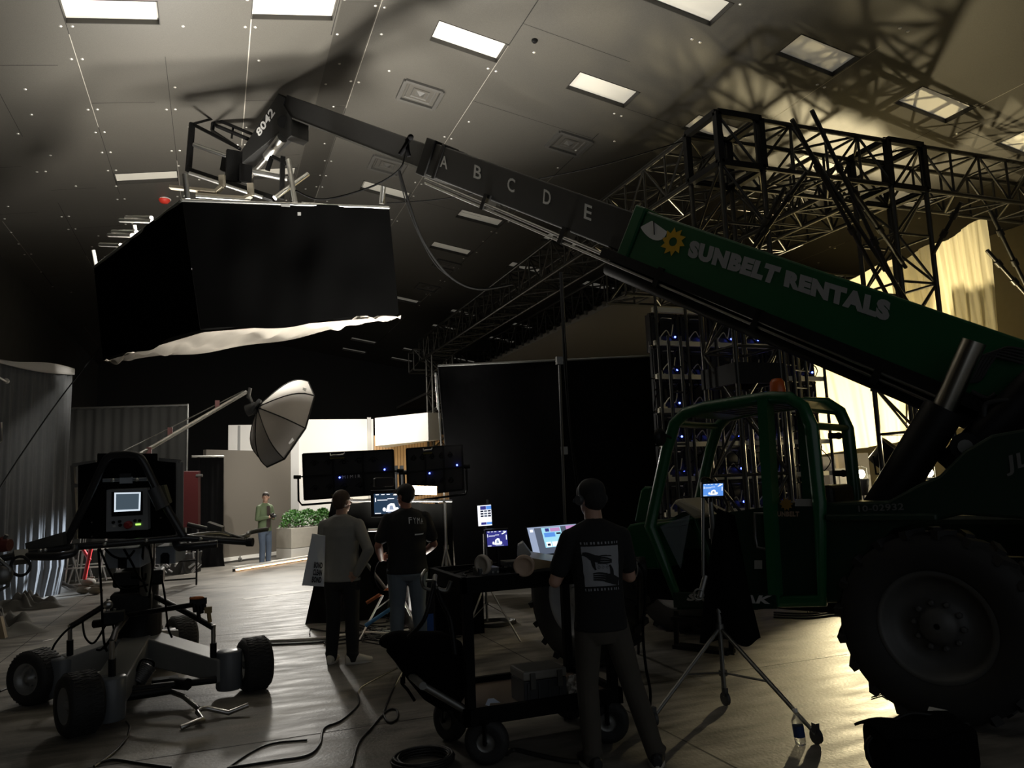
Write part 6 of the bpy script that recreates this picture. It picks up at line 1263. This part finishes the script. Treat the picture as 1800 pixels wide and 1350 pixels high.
b0 = onz(787, 1080); t = tripod('light_stand', 'pale light stand holding the right end of the black skirt bar', V((b0.x, b0.y, at(788, 885, 10.4).z)), V((b0.x, b0.y, .3)), [onz(760, 1090), onz(815, 1088), onz(806, 1070)], .025, STEEL, ring=(.5, .25))
b0 = onz(692, 1105); t = tripod('light_stand', 'light stand between the two men carrying the big monitor', V((b0.x, b0.y, at(688, 915, 8.9).z)), V((b0.x, b0.y, .15)), [onz(632, 1125), onz(740, 1120), onz(680, 1085)], .018, STEEL, ring=(.4, .2))
m = MB(); m.tube(at(640, 985, 9.2), at(688, 1048, 9), .02, 8); m.tube(at(644, 1060, 8.8), at(684, 1035, 8.9), .02, 8, m=1); m.tube(at(642, 1100, 8.6), at(690, 1068, 8.7), .022, 8, m=2); m.build_each('side_leg', [DULL, mat('orange_leg', (.45, .12, .03), .6), mat('blue_leg', (.08, .3, .6), .5)], t)
t, f, n = quad_screen(at(657, 868, 8.7), at(716, 866, 8.75), at(717, 903, 8.75), at(658, 904, 8.7), 'director_monitor', 'large monitor with dark blue car picture between the two men', 'monitor', .06, .035); car_view(f, n, t, 8, 3)
m = MB(); p = f(.3, 1.1) + n * .02; m.box(p + V((0, 0, .1)), (.22, .12, .1)); m.tube(p + V((-.1, 0, .12)), p + V((.1, 0, .12)), .04, 10); m.build('top_unit', BLACK, t, bev=.01); m = MB(); p = f(.3, -.15) + n * .03; m.tube(p, at(690, 930, 8.9), .02, 8); m.tube(at(647, 932, 8.7), at(680, 931, 8.8), .018, 8, m=1); m.build('mount', [BLACK, STEEL], t)
c = at(678, 1010, 8.6); m = MB()
for k in range(7): m.path([c + CR * ((.13 + .008 * k) * math.cos(a)) + CU * ((.19 + .01 * k) * math.sin(a)) + CF * .012 * k for a in [2 * PI * i / 28 for i in range(28)]], .008, 6, True)
tag(m.build('cable_coil', CABLE, None, c), 'coiled black cable hanging on the stand between the two men', 'cable coil')
# floor cables
FC = mat('floor_cable', (.02, .019, .017), .5)
def fcable(pts, r, lab, group=None, FC=FC): 
    P_ = [onz(x, y) + V((0, 0, r)) for x, y in pts]; m = MB(); m.path(smooth_path(P_, 8), r, 6); tag(m.build('floor_cable', FC, None, P_[0]), lab, 'cable', group)
fcable([(705, 1172), (650, 1200), (630, 1215), (630, 1240), (600, 1268), (570, 1282), (562, 1310), (540, 1330), (480, 1340), (400, 1352)], .008, 'thin black cable wandering down the floor in the middle foreground')
fcable([(712, 1172), (690, 1215), (678, 1245), (675, 1260), (685, 1272), (698, 1265), (697, 1250), (680, 1252), (650, 1285), (630, 1310), (618, 1352)], .009, 'black cable with one small loop, left of the trolley wheel')
fcable([(222, 1270), (228, 1280), (222, 1300), (200, 1325), (165, 1350)], .009, 'pale-edged cable running down from the front crane wheel')
fcable([(0, 1217), (15, 1210), (30, 1200)], .009, 'short cable running off the left edge under the crane wheel')
fcable([(170, 1345), (200, 1338), (250, 1345), (300, 1352)], .009, 'cable along the bottom edge below the crane')
fcable([(400, 1352), (440, 1325), (480, 1308), (540, 1302)], .006, 'thin curved cable at the bottom, right of the crane')
fcable([(890, 1330), (905, 1322), (940, 1330), (1000, 1342), (1040, 1340)], .014, 'thick dark cable between the trolley wheel and the man')
fcable([(470, 1130), (560, 1125), (640, 1115), (720, 1118), (800, 1105)], .018, 'pale cable crossing the floor behind the men, upper', 'cable runs behind the men', mat('pale_cable', (.6, .57, .5), .5)); fcable([(470, 1135), (560, 1131), (640, 1122), (730, 1128), (810, 1120)], .012, 'dark cable crossing the floor behind the men, lower', 'cable runs behind the men')
m = MB(); random.seed(12)
for k in range(26):
    x, y = random.uniform(630, 770), random.uniform(1085, 1128); pts = []
    for i in range(6): pts.append(onz(x, y) + V((0, 0, .01 + .01 * (i % 2)))); x += random.uniform(-40, 40); y = min(1135, max(1080, y + random.uniform(-12, 12)))
    m.path(smooth_path(pts, 6), .009, 5)
tag(m.build('cable_pile', FC, None, onz(700, 1105)), 'tangle of black cables on the floor around the feet of the stands', 'cable', kind='stuff')
m = MB(); g = onz(868, 1098)
for k in range(9): m.path([g + V((.22 * (1 + .04 * k) * math.cos(a), .22 * (1 - .02 * k) * math.sin(a), .012 + .009 * (k % 4))) for a in [2 * PI * i / 26 for i in range(26)]], .01, 5, True)
tag(m.build('cable_coil', FC, None, g), 'coil of black cable on the floor under the thin tripod', 'cable coil')
m = MB(); g = onz(742, 1345)
for k in range(14): m.path([g + V((.16 * (1 + .05 * (k % 5)) * math.cos(a) + .01 * (k % 3), .16 * (1 + .04 * (k % 4)) * math.sin(a), .01 + .008 * (k // 2))) for a in [2 * PI * i / 30 for i in range(30)]], .008, 5, True)
tag(m.build('cable_coil', FC, None, g), 'coil of black cable cut by the bottom edge beside the trolley wheel', 'cable coil')
m = MB()
for y0 in (1078, 1082, 1086): m.path(smooth_path([onz(x, y0 + dy) + V((0, 0, .012)) for x, dy in ((1360, 0), (1420, 2), (1470, -3), (1500, 2))], 6), .012, 6)
m.path(smooth_path([onz(x, y) + V((0, 0, .012)) for x, y in ((1420, 1078), (1440, 1066), (1465, 1070), (1455, 1080), (1430, 1078))], 6), .01, 6)
tag(m.build('floor_cable', FC, None, onz(1430, 1080)), 'bundle of black cables on the lit floor under the handler', 'cable')
m = MB(); a = at(1135, 985, 4.9); m.path(smooth_path([at(1122, 990, 4.9), at(1132, 1010, 4.9), at(1134, 1060, 4.9), at(1130, 1110, 4.9), at(1135, 1170, 4.9), at(1143, 1215, 4.9), at(1141, 1250, 4.9), at(1130, 1275, 4.9)], 8), .009, 6); tag(m.build('hanging_cable', CABLE, None, a), 'black cable hanging down to the floor right of the working man', 'cable')
tt = thing('lamp_head', 'dark round lamp head with chrome arcs right of the working man', 'lamp', at(1125, 1000, 6.2)); m = MB(); m.lathe([(.03, -.08), (.09, -.06), (.1, .05), (.07, .06)], at(1122, 1000, 6.2), CR, 16); m.build('housing', BLACK, tt); m = MB(); m.path([at(1112, 1000, 6.1) + CR * .04 * math.cos(a) + CU * .08 * math.sin(a) for a in [-1.4 + 2.8 * k / 12 for k in range(13)]], .006, 6); m.build('arc', STEEL, tt)
m = MB(); p = onz(1122, 1150); m.tube(at(1122, 1008, 6.2), V((p.x, p.y, .01)), .016, 8); m.build('pole', BLACK, tt)
# bottle and bag at the lower right
g = onz(1408, 1309); t = thing('water_bottle', 'clear water bottle with blue label lying against the stand caster', 'bottle', g); c = V((g.x, g.y, 0)); ax = V((-.08, .04, 1)).normalized()
m = MB(); m.lathe([(.001, 0), (.032, .002), (.035, .02), (.035, .1), (.033, .11), (.035, .12), (.035, .15), (.014, .19), (.014, .205)], c, ax, 20, caps=False); m.build('body', mat('clear_plastic', (.6, .65, .68), .08, trans=.85, alpha=.55), t)
m = MB(); m.lathe([(.0355, .05), (.0355, .12)], c, ax, 20, caps=False); m.build('paper_label', mat('bottle_label', (.02, .05, .16), .5), t); m = MB(); m.lathe([(.016, .2), (.016, .22), (.002, .222)], c, ax, 14); m.build('cap', WHITEP, t)
ga = at(1520, 1310, 4.7); t = thing('equipment_bag', 'black padded equipment bag lying at the bottom right corner', 'bag', onz(1620, 1345)); g = onz(1622, 1352); m = MB()
f0 = V((.93, .36, 0)); 
Rb = Matrix.Rotation(math.radians(-14), 3, 'Z'); m.box((g.x, g.y, .13), (.56, .3, .25), Rb); o = m.build('body', CLOTHB, t, bev=.05, seg=4)
m = MB(); m.grid(lambda u, v: V((g.x, g.y, 0)) + Rb @ V((-.3 + .5 * u, -.17 + .34 * v, .275 - .05 * (2 * v - 1) ** 2 + .012 * math.sin(u * 9) + .02 * u)), 16, 12); m.build('flap', CLOTHB, t, solid=.015)
m = MB(); m.path(smooth_path([V((g.x, g.y, 0)) + Rb @ V(p) for p in ((-.29, 0, .2), (-.33, 0, .15), (-.32, -.02, .06), (-.29, 0, .04))], 6), .016, 8); m.path(smooth_path([V((g.x, g.y, 0)) + Rb @ V(p) for p in ((.29, 0, .12), (.33, 0, .08), (.3, 0, .04))], 6), .012, 8); m.path(smooth_path([V((g.x, g.y, 0)) + Rb @ V(p) for p in ((-.15, 0, .28), (-.05, 0, .31), (.05, 0, .3), (.1, 0, .285))], 6), .012, 6); m.build_each('handle', BLACK, t)
m = MB(); m.add([V((g.x, g.y, 0)) + Rb @ V(p) for p in ((.1, .05, .3), (.22, .03, .3), (.16, .12, .302))], [(0, 1, 2)]); m.build('white_tag', mat('tag_white', (.5, .5, .48), .7), t)
m = MB(); a = onz(1550, 1222); m.tube(onz(1532, 1227) + V((0, 0, .006)), a + V((0, 0, .006)), .005, 5); m.tube(a + V((0, 0, .006)), onz(1560, 1228) + V((0, 0, .006)), .005, 5); tag(m.build('cable_tie', BLACK, None, a), 'small black cable tie on the warm lit floor', 'cable tie')

t = thing('added_uplight', 'black open-topped box light added on the floor behind the trolley for the ceiling', 'light', (2.62, 9.45, 0)); m = MB()  # added housing that hides the ceiling light from view
for a, b in (((-.36, -.56), (.36, -.56)), ((.36, -.56), (.36, .56)), ((.36, .56), (-.36, .56)), ((-.36, .56), (-.36, -.56))): m.add([(2.62 + a[0], 9.45 + a[1], 0), (2.62 + b[0], 9.45 + b[1], 0), (2.62 + b[0], 9.45 + b[1], .52), (2.62 + a[0], 9.45 + a[1], .52)], [(0, 1, 2, 3)])
m.build('housing', MATTE, t, solid=.012); m = MB(); m.box((2.62, 9.45, .2), (.6, 1.0, .05)); m.build('lamp_bed', MATTE, t)
